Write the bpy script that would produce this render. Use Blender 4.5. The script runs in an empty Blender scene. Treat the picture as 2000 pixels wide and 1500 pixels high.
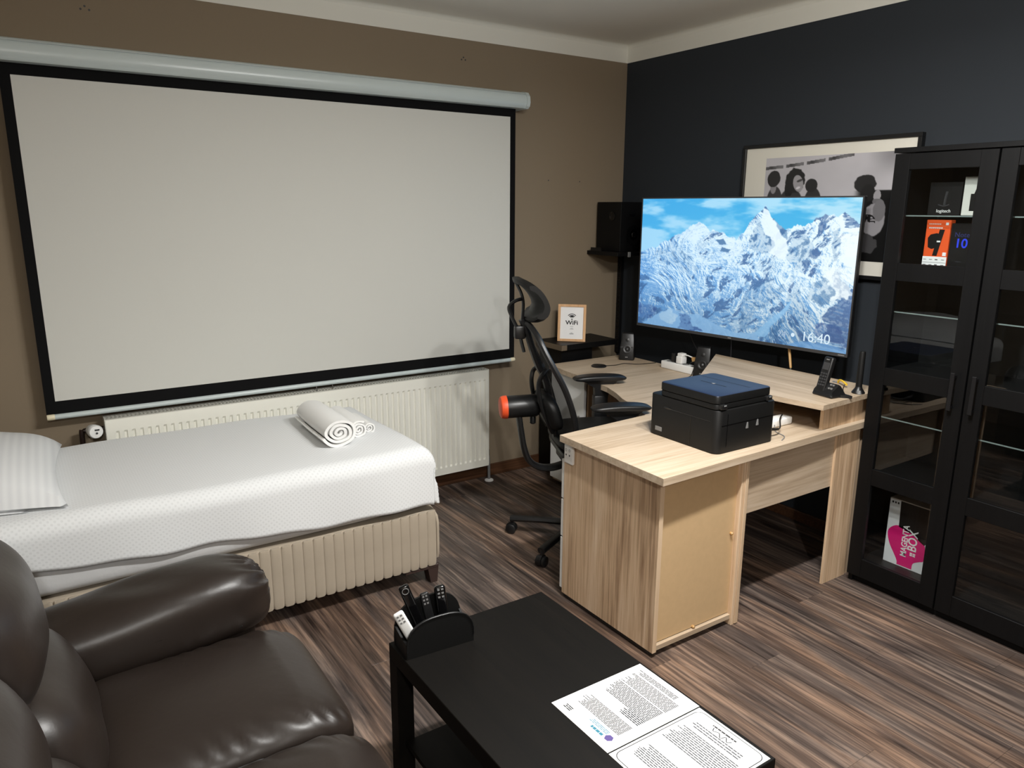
import bpy, bmesh, math, random
import numpy as np
from mathutils import Vector, Matrix

random.seed(7)
rng = np.random.default_rng(11)
scene = bpy.context.scene
COL = scene.collection
PI = math.pi

# ------------------------------------------------------------------ camera, world, light, exposure
def rot_cam(p, r, y):
    return (Matrix.Rotation(y, 3, 'Z') @ Matrix.Rotation(p, 3, 'X') @ Matrix.Rotation(r, 3, 'Z'))
cam_d = bpy.data.cameras.new('camera')
cam = bpy.data.objects.new('camera', cam_d)
COL.objects.link(cam)
M = rot_cam(math.radians(76.776), math.radians(0.3373), math.radians(-33.7876)).to_4x4()
M.translation = Vector((0, 0, 1.6605))
cam.matrix_world = M
cam_d.sensor_fit = 'HORIZONTAL'
cam_d.sensor_width = 36.0
cam_d.lens = 1461.6 / 2000 * 36.0
cam_d.clip_start = 0.02
scene.camera = cam

w = bpy.data.worlds.new('world')
scene.world = w
w.use_nodes = True
w.node_tree.nodes['Background'].inputs[0].default_value = (0.9, 0.93, 1.0, 1)
w.node_tree.nodes['Background'].inputs[1].default_value = 0.0

def disc_lamp(name, loc, power, size, color):
    """a round ceiling downlight shining straight down"""
    d = bpy.data.lights.new(name, 'AREA')
    d.shape = 'DISK'
    d.size = size
    d.energy = power
    d.color = color
    o = bpy.data.objects.new(name, d)
    COL.objects.link(o)
    o.location = loc
    return o
WARM = (1.0, 0.993, 0.97)
# the room's ceiling lamp: three open bulbs in shallow shades above the coffee table, and a second lamp further back; all above the frame
def bulb(loc, down, around):
    disc_lamp('ceiling_lamp_bulb', loc, down, 0.09, WARM)
    d = bpy.data.lights.new('ceiling_lamp_glow', 'POINT')
    d.energy = around
    d.shadow_soft_size = 0.045
    d.color = WARM
    o = bpy.data.objects.new('ceiling_lamp_glow', d)
    COL.objects.link(o)
    o.location = (loc[0], loc[1], loc[2] - 0.06)
for lx in (1.34, 1.58, 1.98):
    bulb((lx, 1.14, 2.42), 21, 14.5)
bulb((-0.10, -1.20, 2.42), 46, 46)

scene.view_settings.view_transform = 'Standard'
scene.view_settings.look = 'None'
scene.view_settings.gamma = 1.0
scene.view_settings.use_curve_mapping = False
scene.view_settings.exposure = 0.0

# ------------------------------------------------------------------ materials
def srgb(r, g, b):
    f = lambda c: (c / 255 / 12.92) if c / 255 <= 0.04045 else ((c / 255 + 0.055) / 1.055) ** 2.4
    return (f(r), f(g), f(b), 1.0)

MATS = {}
def mat(name, color, rough=0.5, metal=0.0, spec=0.5, bump=None, vary=None, coat=0.0, sheen=0.0):
    if name in MATS:
        return MATS[name]
    m = bpy.data.materials.new(name)
    m.use_nodes = True
    nt = m.node_tree
    b = nt.nodes['Principled BSDF']
    b.inputs['Base Color'].default_value = color
    b.inputs['Roughness'].default_value = rough
    b.inputs['Metallic'].default_value = metal
    b.inputs['Specular IOR Level'].default_value = spec
    b.inputs['Coat Weight'].default_value = coat
    b.inputs['Sheen Weight'].default_value = sheen
    tc = nt.nodes.new('ShaderNodeTexCoord')
    if vary:                       # (scale, amount)
        n = nt.nodes.new('ShaderNodeTexNoise')
        n.inputs['Scale'].default_value = vary[0]
        n.inputs['Detail'].default_value = 5
        nt.links.new(tc.outputs['Object'], n.inputs['Vector'])
        r = nt.nodes.new('ShaderNodeMapRange')
        r.inputs['To Min'].default_value = 1 - vary[1]
        r.inputs['To Max'].default_value = 1 + vary[1]
        nt.links.new(n.outputs['Fac'], r.inputs['Value'])
        v = nt.nodes.new('ShaderNodeVectorMath')
        v.operation = 'SCALE'
        v.inputs[0].default_value = color[:3]
        nt.links.new(r.outputs['Result'], v.inputs['Scale'])
        nt.links.new(v.outputs['Vector'], b.inputs['Base Color'])
    if bump:                       # (scale, strength, distance)
        n = nt.nodes.new('ShaderNodeTexNoise')
        n.inputs['Scale'].default_value = bump[0]
        n.inputs['Detail'].default_value = 6
        nt.links.new(tc.outputs['Object'], n.inputs['Vector'])
        u = nt.nodes.new('ShaderNodeBump')
        u.inputs['Strength'].default_value = bump[1]
        u.inputs['Distance'].default_value = bump[2]
        nt.links.new(n.outputs['Fac'], u.inputs['Height'])
        nt.links.new(u.outputs['Normal'], b.inputs['Normal'])
    MATS[name] = m
    return m

def wood(name, dark, mid, light, axis, fine=1.0, rough=0.45, per_object=False, streak=1.0, spec=0.35):
    """grain that runs along one axis of the object"""
    m = bpy.data.materials.new(name)
    m.use_nodes = True
    nt = m.node_tree
    N, L = nt.nodes, nt.links
    b = N['Principled BSDF']
    b.inputs['Roughness'].default_value = rough
    b.inputs['Specular IOR Level'].default_value = spec
    tc = N.new('ShaderNodeTexCoord')
    src = tc.outputs['Object']
    if per_object:
        oi = N.new('ShaderNodeObjectInfo')
        mu = N.new('ShaderNodeMath'); mu.operation = 'MULTIPLY'; mu.inputs[1].default_value = 0.010
        L.new(oi.outputs['Random'], mu.inputs[0])
        ad = N.new('ShaderNodeVectorMath'); ad.operation = 'ADD'
        gm = N.new('ShaderNodeNewGeometry')          # grain runs on from plank to plank, each a little shifted
        L.new(gm.outputs['Position'], ad.inputs[0]); L.new(mu.outputs[0], ad.inputs[1])
        src = ad.outputs[0]
    def stretched(across, along, detail, dist):
        mp = N.new('ShaderNodeMapping')
        s = [across] * 3
        s['xyz'.index(axis)] = along
        mp.inputs['Scale'].default_value = s
        L.new(src, mp.inputs['Vector'])
        n = N.new('ShaderNodeTexNoise')
        n.inputs['Scale'].default_value = 1.0
        n.inputs['Detail'].default_value = detail
        n.inputs['Roughness'].default_value = 0.62
        n.inputs['Distortion'].default_value = dist
        L.new(mp.outputs[0], n.inputs['Vector'])
        return n.outputs['Fac']
    a = stretched((13 if per_object else 11) * fine, (1.0 if per_object else 0.9) * fine, 8, 1.6 if per_object else 0.6)
    c = stretched(85 * fine, 2.6 * fine, 4, 0.2)
    mx = N.new('ShaderNodeMix'); mx.data_type = 'FLOAT'
    mx.inputs['Factor'].default_value = 0.42
    L.new(a, mx.inputs['A']); L.new(c, mx.inputs['B'])
    val = mx.outputs['Result']
    if per_object:
        k = N.new('ShaderNodeMath'); k.operation = 'MULTIPLY_ADD'
        k.inputs[1].default_value = 0.024; k.inputs[2].default_value = -0.012
        L.new(oi.outputs['Random'], k.inputs[0])
        ad2 = N.new('ShaderNodeMath'); ad2.operation = 'ADD'
        L.new(val, ad2.inputs[0]); L.new(k.outputs[0], ad2.inputs[1])
        val = ad2.outputs[0]
    cr = N.new('ShaderNodeValToRGB')
    e = cr.color_ramp.elements
    e[0].position = 0.5 - 0.17 / streak; e[0].color = dark
    e[1].position = 0.5 + 0.17 / streak; e[1].color = light
    x = cr.color_ramp.elements.new(0.5); x.color = mid
    L.new(val, cr.inputs['Fac'])
    colour = cr.outputs['Color']
    if per_object:                               # patches of warmer and of greyer wood
        hue = stretched(7.0, 0.9, 3, 0.8)
        hm = N.new('ShaderNodeMapRange'); hm.inputs['From Min'].default_value = 0.40; hm.inputs['From Max'].default_value = 0.62
        L.new(hue, hm.inputs['Value'])
        tn = N.new('ShaderNodeMix'); tn.data_type = 'RGBA'
        tn.inputs['A'].default_value = (0.86, 0.90, 0.95, 1); tn.inputs['B'].default_value = (1.12, 0.99, 0.88, 1)
        L.new(hm.outputs['Result'], tn.inputs['Factor'])
        mm = N.new('ShaderNodeMix'); mm.data_type = 'RGBA'; mm.blend_type = 'MULTIPLY'; mm.inputs['Factor'].default_value = 1.0
        L.new(colour, mm.inputs['A']); L.new(tn.outputs['Result'], mm.inputs['B'])
        colour = mm.outputs['Result']
    L.new(colour, b.inputs['Base Color'])
    bu = N.new('ShaderNodeBump')
    bu.inputs['Strength'].default_value = 0.25
    bu.inputs['Distance'].default_value = 0.001
    L.new(c, bu.inputs['Height'])
    L.new(bu.outputs['Normal'], b.inputs['Normal'])
    return m

def vcol_mat(name, emit=0.0, rough=0.5):
    m = bpy.data.materials.new(name)
    m.use_nodes = True
    nt = m.node_tree
    b = nt.nodes['Principled BSDF']
    at = nt.nodes.new('ShaderNodeVertexColor')
    at.layer_name = 'Col'
    b.inputs['Roughness'].default_value = rough
    if emit > 0:
        b.inputs['Base Color'].default_value = (0.005, 0.005, 0.006, 1)
        nt.links.new(at.outputs['Color'], b.inputs['Emission Color'])
        b.inputs['Emission Strength'].default_value = emit
    else:
        nt.links.new(at.outputs['Color'], b.inputs['Base Color'])
    return m

def glass_mat(name, tint=(0.93, 0.95, 0.95, 1), ior=1.72):
    m = bpy.data.materials.new(name)
    m.use_nodes = True
    nt = m.node_tree
    nt.nodes.remove(nt.nodes['Principled BSDF'])
    out = nt.nodes['Material Output']
    t = nt.nodes.new('ShaderNodeBsdfTransparent'); t.inputs[0].default_value = tint
    g = nt.nodes.new('ShaderNodeBsdfGlossy'); g.inputs['Roughness'].default_value = 0.01
    fr = nt.nodes.new('ShaderNodeFresnel'); fr.inputs['IOR'].default_value = ior
    mx = nt.nodes.new('ShaderNodeMixShader')
    ge = nt.nodes.new('ShaderNodeNewGeometry')          # only the outer face of a pane reflects
    bf = nt.nodes.new('ShaderNodeMath'); bf.operation = 'SUBTRACT'; bf.inputs[0].default_value = 1.0
    nt.links.new(ge.outputs['Backfacing'], bf.inputs[1])
    ml = nt.nodes.new('ShaderNodeMath'); ml.operation = 'MULTIPLY'
    nt.links.new(fr.outputs[0], ml.inputs[0])
    nt.links.new(bf.outputs[0], ml.inputs[1])
    nt.links.new(ml.outputs[0], mx.inputs[0])
    nt.links.new(t.outputs[0], mx.inputs[1])
    nt.links.new(g.outputs[0], mx.inputs[2])
    nt.links.new(mx.outputs[0], out.inputs['Surface'])
    return m

def mesh_fabric_mat():
    m = bpy.data.materials.new('chair_mesh_fabric')
    m.use_nodes = True
    nt = m.node_tree
    b = nt.nodes['Principled BSDF']
    b.inputs['Base Color'].default_value = (0.012, 0.012, 0.013, 1)
    b.inputs['Roughness'].default_value = 0.7
    t = nt.nodes.new('ShaderNodeBsdfTransparent')
    mx = nt.nodes.new('ShaderNodeMixShader'); mx.inputs[0].default_value = 0.72
    nt.links.new(t.outputs[0], mx.inputs[1])
    nt.links.new(b.outputs[0], mx.inputs[2])
    nt.links.new(mx.outputs[0], nt.nodes['Material Output'].inputs['Surface'])
    return m

def duvet_mat():
    """white cotton with a woven pattern of small raised dots"""
    m = bpy.data.materials.new('waffle_cotton')
    m.use_nodes = True
    nt = m.node_tree
    N, L = nt.nodes, nt.links
    b = N['Principled BSDF']
    b.inputs['Roughness'].default_value = 0.85
    b.inputs['Sheen Weight'].default_value = 0.15
    uv = N.new('ShaderNodeUVMap')
    sp = N.new('ShaderNodeSeparateXYZ')
    L.new(uv.outputs[0], sp.inputs[0])
    def s(out, k):
        a = N.new('ShaderNodeMath'); a.operation = 'MULTIPLY'; a.inputs[1].default_value = k
        L.new(out, a.inputs[0])
        c = N.new('ShaderNodeMath'); c.operation = 'SINE'
        L.new(a.outputs[0], c.inputs[0])
        return c.outputs[0]
    k = 2 * PI / 0.020
    p = N.new('ShaderNodeMath'); p.operation = 'MULTIPLY'
    L.new(s(sp.outputs['X'], k), p.inputs[0]); L.new(s(sp.outputs['Y'], k), p.inputs[1])
    st = N.new('ShaderNodeMapRange'); st.interpolation_type = 'SMOOTHSTEP'
    st.inputs['From Min'].default_value = 0.15; st.inputs['From Max'].default_value = 0.6
    L.new(p.outputs[0], st.inputs['Value'])
    mx = N.new('ShaderNodeMix'); mx.data_type = 'RGBA'
    mx.inputs['A'].default_value = srgb(226, 228, 229)
    mx.inputs['B'].default_value = srgb(216, 218, 219)
    L.new(st.outputs['Result'], mx.inputs['Factor'])
    L.new(mx.outputs['Result'], b.inputs['Base Color'])
    bu = N.new('ShaderNodeBump'); bu.inputs['Strength'].default_value = 0.08; bu.inputs['Distance'].default_value = 0.001
    bu.invert = True
    L.new(st.outputs['Result'], bu.inputs['Height'])
    L.new(bu.outputs['Normal'], b.inputs['Normal'])
    return m

def stripe_mat():
    """white satin-stripe pillowcase"""
    m = bpy.data.materials.new('satin_stripe_cotton')
    m.use_nodes = True
    nt = m.node_tree
    N, L = nt.nodes, nt.links
    b = N['Principled BSDF']
    b.inputs['Roughness'].default_value = 0.6
    tc = N.new('ShaderNodeTexCoord')
    wv = N.new('ShaderNodeTexWave'); wv.wave_type = 'BANDS'; wv.bands_direction = 'X'
    wv.inputs['Scale'].default_value = 12.0
    L.new(tc.outputs['Object'], wv.inputs['Vector'])
    mx = N.new('ShaderNodeMix'); mx.data_type = 'RGBA'
    mx.inputs['A'].default_value = srgb(226, 228, 229)
    mx.inputs['B'].default_value = srgb(217, 219, 221)
    L.new(wv.outputs['Fac'], mx.inputs['Factor'])
    L.new(mx.outputs['Result'], b.inputs['Base Color'])
    return m

M_BROWN = mat('taupe_wall_paint', srgb(136, 122, 103), 0.8, spec=0.2, bump=(90, 0.12, 0.002), vary=(1.3, 0.03))
M_NAVY = mat('dark_blue_wall_paint', srgb(47, 51, 56), 0.75, spec=0.2, bump=(90, 0.12, 0.002))
M_WHITEPAINT = mat('white_wall_paint', srgb(232, 231, 222), 0.8, spec=0.2)
M_CEIL = mat('ceiling_paint', srgb(238, 235, 226), 0.85, spec=0.2)
M_FLOOR = wood('walnut_laminate', srgb(36, 29, 27), srgb(90, 77, 70), srgb(150, 129, 114), 'y', 0.95, 0.45, True, 1.2)
M_FLOORBASE = mat('floor_underlay', srgb(24, 20, 18), 0.8)
M_SKIRT = wood('skirting_wood', srgb(58, 38, 26), srgb(84, 56, 38), srgb(112, 78, 54), 'x', 1.0, 0.4)
M_OAK_X = wood('sonoma_oak_lengthwise', srgb(152, 132, 110), srgb(186, 166, 142), srgb(208, 191, 170), 'x', 0.8, 0.5)
M_OAK_Y = wood('sonoma_oak_crosswise', srgb(152, 132, 110), srgb(186, 166, 142), srgb(208, 191, 170), 'y', 0.8, 0.5)
M_OAK_Z = wood('sonoma_oak_upright', srgb(148, 117, 90), srgb(212, 182, 149), srgb(236, 213, 186), 'z', 0.9, 0.5, False, 1.1)
M_OAK_EDGE = wood('oak_edge_band', srgb(190, 162, 132), srgb(208, 182, 152), srgb(222, 198, 170), 'z', 1.2, 0.5)
M_FIBRE = mat('fibreboard', srgb(198, 168, 128), 0.75, spec=0.2, vary=(38, 0.07))
M_BLACKWOOD = wood('black_brown_wood', srgb(7, 7, 8), srgb(10, 10, 11), srgb(13, 13, 14), 'z', 1.5, 0.5, spec=0.22)
M_BLACKTABLE = wood('black_brown_table', srgb(9, 8, 7), srgb(13, 11, 9), srgb(18, 15, 12), 'y', 1.2, 0.55, spec=0.15)
M_CABIN = mat('cabinet_inside', srgb(12, 12, 12), 0.5)
M_BLACKPL = mat('black_plastic', srgb(20, 20, 21), 0.38)
M_BLACKMATT = mat('matt_black_plastic', srgb(14, 14, 14), 0.5, spec=0.35, bump=(400, 0.2, 0.001))
M_BLACKGLOSS = mat('gloss_black', srgb(10, 10, 11), 0.12)
M_BLACKMETAL = mat('black_metal', srgb(24, 24, 26), 0.42, metal=0.3)
M_GREYPL = mat('grey_plastic', srgb(120, 120, 120), 0.4)
M_DGREY = mat('dark_grey', srgb(52, 52, 54), 0.5)
M_WHITEPL = mat('white_plastic', srgb(232, 232, 230), 0.35)
M_CREAMPL = mat('cream_plastic', srgb(232, 222, 192), 0.45)
M_RAD = mat('radiator_enamel', srgb(237, 236, 226), 0.35)
M_GRILLE = mat('radiator_grille', srgb(182, 181, 172), 0.5)
M_CASE = mat('screen_casing_enamel', srgb(197, 208, 208), 0.28)
M_CASEEDGE = mat('screen_casing_seam', srgb(176, 184, 184), 0.4)
M_SCREEN = mat('projection_fabric', srgb(206, 206, 200), 0.9, spec=0.1)
M_SBLACK = mat('screen_border', srgb(14, 14, 15), 0.85, spec=0.15)
M_CHROME = mat('chrome', srgb(190, 190, 190), 0.2, metal=1.0)
M_LEATHER = mat('dark_brown_leather', srgb(40, 33, 29), 0.38, spec=0.45, bump=(30, 0.13, 0.006), vary=(6, 0.12))
M_PIPING = mat('leather_piping', srgb(14, 12, 11), 0.6)
M_VELVET = mat('beige_velvet', srgb(169, 157, 140), 0.8, spec=0.15, sheen=0.15, vary=(9, 0.10))
M_LEGWOOD = mat('dark_bed_leg', srgb(58, 44, 40), 0.4)
M_SHEET = mat('fitted_sheet', srgb(206, 206, 206), 0.85, spec=0.1, bump=(9, 0.4, 0.01))
M_TOWEL = mat('white_terry', srgb(240, 240, 238), 0.95, spec=0.05, bump=(420, 0.8, 0.002))
M_DUVET = duvet_mat()
M_STRIPE = stripe_mat()
M_ORANGE = mat('orange_plastic', srgb(232, 84, 40), 0.45)
M_ORANGECARD = mat('orange_card', srgb(232, 88, 34), 0.5)
M_PAPER = mat('white_paper', srgb(240, 240, 240), 0.45)
M_INK = mat('grey_ink', srgb(44, 44, 50), 0.7)
M_INKDARK = mat('black_ink', srgb(36, 36, 38), 0.7)
M_TEAL = mat('teal_ink', srgb(50, 120, 140), 0.7)
M_PURPLE = mat('violet_ink', srgb(84, 70, 130), 0.7)
M_MAGENTA = mat('magenta_card', srgb(214, 22, 112), 0.5)
M_BLUEINK = mat('blue_print', srgb(50, 70, 235), 0.4)
M_FRAMEOAK = wood('light_frame_wood', srgb(196, 150, 106), srgb(214, 170, 126), srgb(228, 188, 146), 'z', 1.6, 0.45)
M_BLUELID = mat('printer_lid', srgb(20, 32, 58), 0.42, bump=(500, 0.2, 0.001))
M_STEEL = mat('brushed_edge', srgb(148, 134, 116), 0.35, metal=0.7)
M_GOLD = mat('tan_lacquer', srgb(186, 146, 92), 0.4)
M_YELLOW = mat('yellow_plastic', srgb(232, 190, 40), 0.4)
M_COPPER = mat('dark_pipe', srgb(44, 28, 24), 0.4)
M_GLASS = glass_mat('clear_glass')
M_GLASSEDGE = mat('glass_edge', srgb(120, 132, 130), 0.15)
M_CHAIRMESH = mesh_fabric_mat()

# ------------------------------------------------------------------ geometry helpers
def tagobj(o, label=None, cat=None, group=None, kind=None):
    if label: o['label'] = label
    if cat: o['category'] = cat
    if group: o['group'] = group
    if kind: o['kind'] = kind
    return o

class Thing:
    """an Empty at the thing's base; parts are written in world coordinates (local=False) or in the thing's own frame"""
    def __init__(self, name, label, cat, loc=(0, 0, 0), rz=0.0, group=None, local=False):
        self.o = bpy.data.objects.new(name, None)
        self.o.empty_display_size = 0.05
        COL.objects.link(self.o)
        self.o.location = loc
        self.o.rotation_euler = (0, 0, rz)
        tagobj(self.o, label, cat, group)
        self.off = Vector((0, 0, 0)) if local else Vector(loc)
    def part(self, name, bm, m, parent=None, smooth=False, kind=None, label=None):
        bmesh.ops.translate(bm, vec=-self.off, verts=bm.verts)
        o = link(name, bm, m, smooth)
        o.parent = parent if parent is not None else self.o
        if kind: o['kind'] = kind
        if label: o['label'] = label
        return o

def link(name, bm, m, smooth=False):
    bmesh.ops.recalc_face_normals(bm, faces=bm.faces)
    me = bpy.data.meshes.new(name)
    bm.to_mesh(me)
    bm.free()
    ms = m if isinstance(m, (list, tuple)) else [m]
    for k in ms:
        me.materials.append(k)
    if smooth:
        for p in me.polygons:
            p.use_smooth = True
        me.set_sharp_from_angle(angle=math.radians(38))
    o = bpy.data.objects.new(name, me)
    COL.objects.link(o)
    return o

def single(name, bm, m, label, cat, loc, group=None, smooth=False):
    """a thing that is one mesh, origin at its base"""
    bmesh.ops.translate(bm, vec=-Vector(loc), verts=bm.verts)
    o = link(name, bm, m, smooth)
    o.location = loc
    return tagobj(o, label, cat, group)

def struct(name, bm, m, smooth=False):
    return tagobj(link(name, bm, m, smooth), kind='structure')

def add_box(bm, lo, hi, bevel=0.0, seg=2, mi=0):
    lo, hi = Vector(lo), Vector(hi)
    r = bmesh.ops.create_cube(bm, size=1.0)
    vs = r['verts']
    c, s = (lo + hi) / 2, hi - lo
    for v in vs:
        v.co = Vector((v.co.x * s.x, v.co.y * s.y, v.co.z * s.z)) + c
    fs = set(f for v in vs for f in v.link_faces)
    for f in fs: f.material_index = mi
    if bevel > 0:
        es = list(set(e for v in vs for e in v.link_edges))
        bmesh.ops.bevel(bm, geom=es, offset=min(bevel, 0.49 * min(s)), segments=seg, affect='EDGES', profile=0.5, material=-1)
    return bm

def box(lo, hi, bevel=0.0, seg=2):
    return add_box(bmesh.new(), lo, hi, bevel, seg)

def add_prism(bm, poly, z0, z1, mi=0):
    """polygon in the XY plane, extruded from z0 to z1"""
    a = [bm.verts.new((x, y, z0)) for x, y in poly]
    b = [bm.verts.new((x, y, z1)) for x, y in poly]
    n = len(poly)
    fs = [bm.faces.new(a[::-1]), bm.faces.new(b)]
    for i in range(n):
        fs.append(bm.faces.new((a[i], a[(i + 1) % n], b[(i + 1) % n], b[i])))
    for f in fs: f.material_index = mi
    return bm

def add_slab(bm, poly3, thick):
    """planar polygon given in 3D, extruded by the vector thick"""
    t = Vector(thick)
    a = [bm.verts.new(Vector(p)) for p in poly3]
    b = [bm.verts.new(Vector(p) + t) for p in poly3]
    n = len(a)
    bm.faces.new(a[::-1]); bm.faces.new(b)
    for i in range(n):
        bm.faces.new((a[i], a[(i + 1) % n], b[(i + 1) % n], b[i]))
    return bm

def smooth_path(pts, n=6):
    P = [Vector(p) for p in pts]
    out = []
    for i in range(len(P) - 1):
        p0 = P[max(i - 1, 0)]; p1 = P[i]; p2 = P[i + 1]; p3 = P[min(i + 2, len(P) - 1)]
        for k in range(n):
            t = k / n
            out.append(0.5 * ((2 * p1) + (p2 - p0) * t + (2 * p0 - 5 * p1 + 4 * p2 - p3) * t * t + (3 * p1 - p0 - 3 * p2 + p3) * t ** 3))
    out.append(P[-1])
    return out

def add_tube(bm, pts, r, seg=8, closed=False, flat=None, up=(0, 0, 1), mi=0):
    """swept tube; flat=(ru, rv) gives an elliptical section"""
    P = [Vector(p) for p in pts]
    n = len(P)
    rings = []
    prev = None
    for i in range(n):
        if closed:
            d = P[(i + 1) % n] - P[i - 1]
        else:
            d = P[min(i + 1, n - 1)] - P[max(i - 1, 0)]
        d.normalize()
        if prev is None:
            u = Vector(up) - d * d.dot(Vector(up))
            if u.length < 1e-3:
                u = Vector((1, 0, 0)) - d * d.x
            u.normalize()
        else:
            u = prev - d * d.dot(prev)
            u.normalize()
        prev = u
        v = d.cross(u)
        rr = r[i] if isinstance(r, (list, tuple)) else r
        ru, rv = (flat if flat else (rr, rr))
        rings.append([bm.verts.new(P[i] + u * ru * math.cos(2 * PI * k / seg) + v * rv * math.sin(2 * PI * k / seg)) for k in range(seg)])
    m = n if closed else n - 1
    for i in range(m):
        a, b = rings[i], rings[(i + 1) % n]
        for k in range(seg):
            f = bm.faces.new((a[k], a[(k + 1) % seg], b[(k + 1) % seg], b[k]))
            f.material_index = mi
    if not closed:
        bm.faces.new(rings[0][::-1]).material_index = mi
        bm.faces.new(rings[-1]).material_index = mi
    return bm

def tube(pts, r, seg=8, **k):
    return add_tube(bmesh.new(), pts, r, seg, **k)

def add_lathe(bm, prof, origin, axis=(0, 0, 1), seg=24, mi=0):
    """profile of (radius, height) turned about an axis through origin"""
    o, ax = Vector(origin), Vector(axis).normalized()
    u = Vector((1, 0, 0)) if abs(ax.x) < 0.9 else Vector((0, 1, 0))
    u = (u - ax * u.dot(ax)).normalized()
    v = ax.cross(u)
    rings = []
    for r, h in prof:
        if r < 1e-6:
            rings.append([bm.verts.new(o + ax * h)])
        else:
            rings.append([bm.verts.new(o + ax * h + (u * math.cos(2 * PI * k / seg) + v * math.sin(2 * PI * k / seg)) * r) for k in range(seg)])
    for a, b in zip(rings, rings[1:]):
        if len(a) == 1 and len(b) == 1: continue
        for k in range(seg):
            if len(a) == 1: vs = (a[0], b[(k + 1) % seg], b[k])
            elif len(b) == 1: vs = (a[k], a[(k + 1) % seg], b[0])
            else: vs = (a[k], a[(k + 1) % seg], b[(k + 1) % seg], b[k])
            bm.faces.new(vs).material_index = mi
    if len(rings[0]) > 1: bm.faces.new(rings[0][::-1]).material_index = mi
    if len(rings[-1]) > 1: bm.faces.new(rings[-1]).material_index = mi
    return bm

def lathe(prof, origin, axis=(0, 0, 1), seg=24):
    return add_lathe(bmesh.new(), prof, origin, axis, seg)

def cushion(lo, hi, e=4.0, n=14, warp=None, ez=None):
    """soft block: a subdivided cube pulled onto a superellipsoid; warp(p01, co) -> co"""
    lo, hi = Vector(lo), Vector(hi)
    c, s = (lo + hi) / 2, (hi - lo) / 2
    bm = bmesh.new()
    bmesh.ops.create_cube(bm, size=2.0)
    bmesh.ops.subdivide_edges(bm, edges=bm.edges, cuts=n, use_grid_fill=True)
    ez = ez or e
    for v in bm.verts:
        p = Vector([math.tan(x * PI / 4) if abs(x) < 1 else x for x in v.co])
        p = v.co.copy()
        lo_, hi_ = 0.0, 2.0
        f = lambda t: (abs(p.x * t) ** e + abs(p.y * t) ** e) ** (ez / e) + abs(p.z * t) ** ez - 1
        for _ in range(26):
            mid = (lo_ + hi_) / 2
            if f(mid) > 0: hi_ = mid
            else: lo_ = mid
        q = p * lo_
        co = Vector((q.x * s.x, q.y * s.y, q.z * s.z)) + c
        if warp: co = warp(q, co)
        v.co = co
    return bm

def grid_surface(nu, nv, fn, uv=None):
    bm = bmesh.new()
    lay = bm.loops.layers.uv.new('UVMap') if uv else None
    V = [[bm.verts.new(fn(i / nu, j / nv)) for j in range(nv + 1)] for i in range(nu + 1)]
    for i in range(nu):
        for j in range(nv):
            f = bm.faces.new((V[i][j], V[i + 1][j], V[i + 1][j + 1], V[i][j + 1]))
            if uv:
                for lp, (a, b) in zip(f.loops, ((i, j), (i + 1, j), (i + 1, j + 1), (i, j + 1))):
                    lp[lay].uv = uv(a / nu, b / nv)
    return bm

def text_part(body, size, mat_, parent, loc, rot, name='lettering', depth=0.0006, align='CENTER', sx=1.0, bold=0.0):
    """lettering as a thin mesh of its own"""
    cu = bpy.data.curves.new(name, 'FONT')
    cu.body = body
    cu.size = size
    cu.align_x = align
    cu.align_y = 'CENTER'
    cu.extrude = depth
    cu.materials.append(mat_)
    cu.offset = bold
    tmp = bpy.data.objects.new(name, cu)
    COL.objects.link(tmp)
    bpy.context.view_layer.update()
    me = bpy.data.meshes.new_from_object(tmp.evaluated_get(bpy.context.evaluated_depsgraph_get()))
    bpy.data.objects.remove(tmp)
    bpy.data.curves.remove(cu)
    me.name = name
    o = bpy.data.objects.new(name, me)
    COL.objects.link(o)
    o.parent = parent
    o.location = loc
    o.rotation_euler = rot
    o.scale = (sx, 1, 1)
    return o

def value_noise(h, w_, fx, fy, seed):
    r = np.random.default_rng(seed)
    g = r.random((int(fy) + 3, int(fx) + 3))
    y = np.linspace(0, fy, h)[:, None] * np.ones((1, w_))
    x = np.linspace(0, fx, w_)[None, :] * np.ones((h, 1))
    yi, xi = y.astype(int), x.astype(int)
    ty, tx = y - yi, x - xi
    ty = ty * ty * (3 - 2 * ty); tx = tx * tx * (3 - 2 * tx)
    a = g[yi, xi] * (1 - tx) + g[yi, xi + 1] * tx
    b = g[yi + 1, xi] * (1 - tx) + g[yi + 1, xi + 1] * tx
    return a * (1 - ty) + b * ty

def fbm(h, w_, fx, fy, seed, octv=5, ridged=False, gain=0.5):
    out = np.zeros((h, w_)); amp = 1; tot = 0
    for k in range(octv):
        n = value_noise(h, w_, fx * 2 ** k, fy * 2 ** k, seed + k)
        if ridged: n = 1 - np.abs(2 * n - 1)
        out += amp * n; tot += amp; amp *= gain
    return out / tot

def smoothstep(a, b, x):
    t = np.clip((x - a) / (b - a), 0, 1)
    return t * t * (3 - 2 * t)

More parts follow.
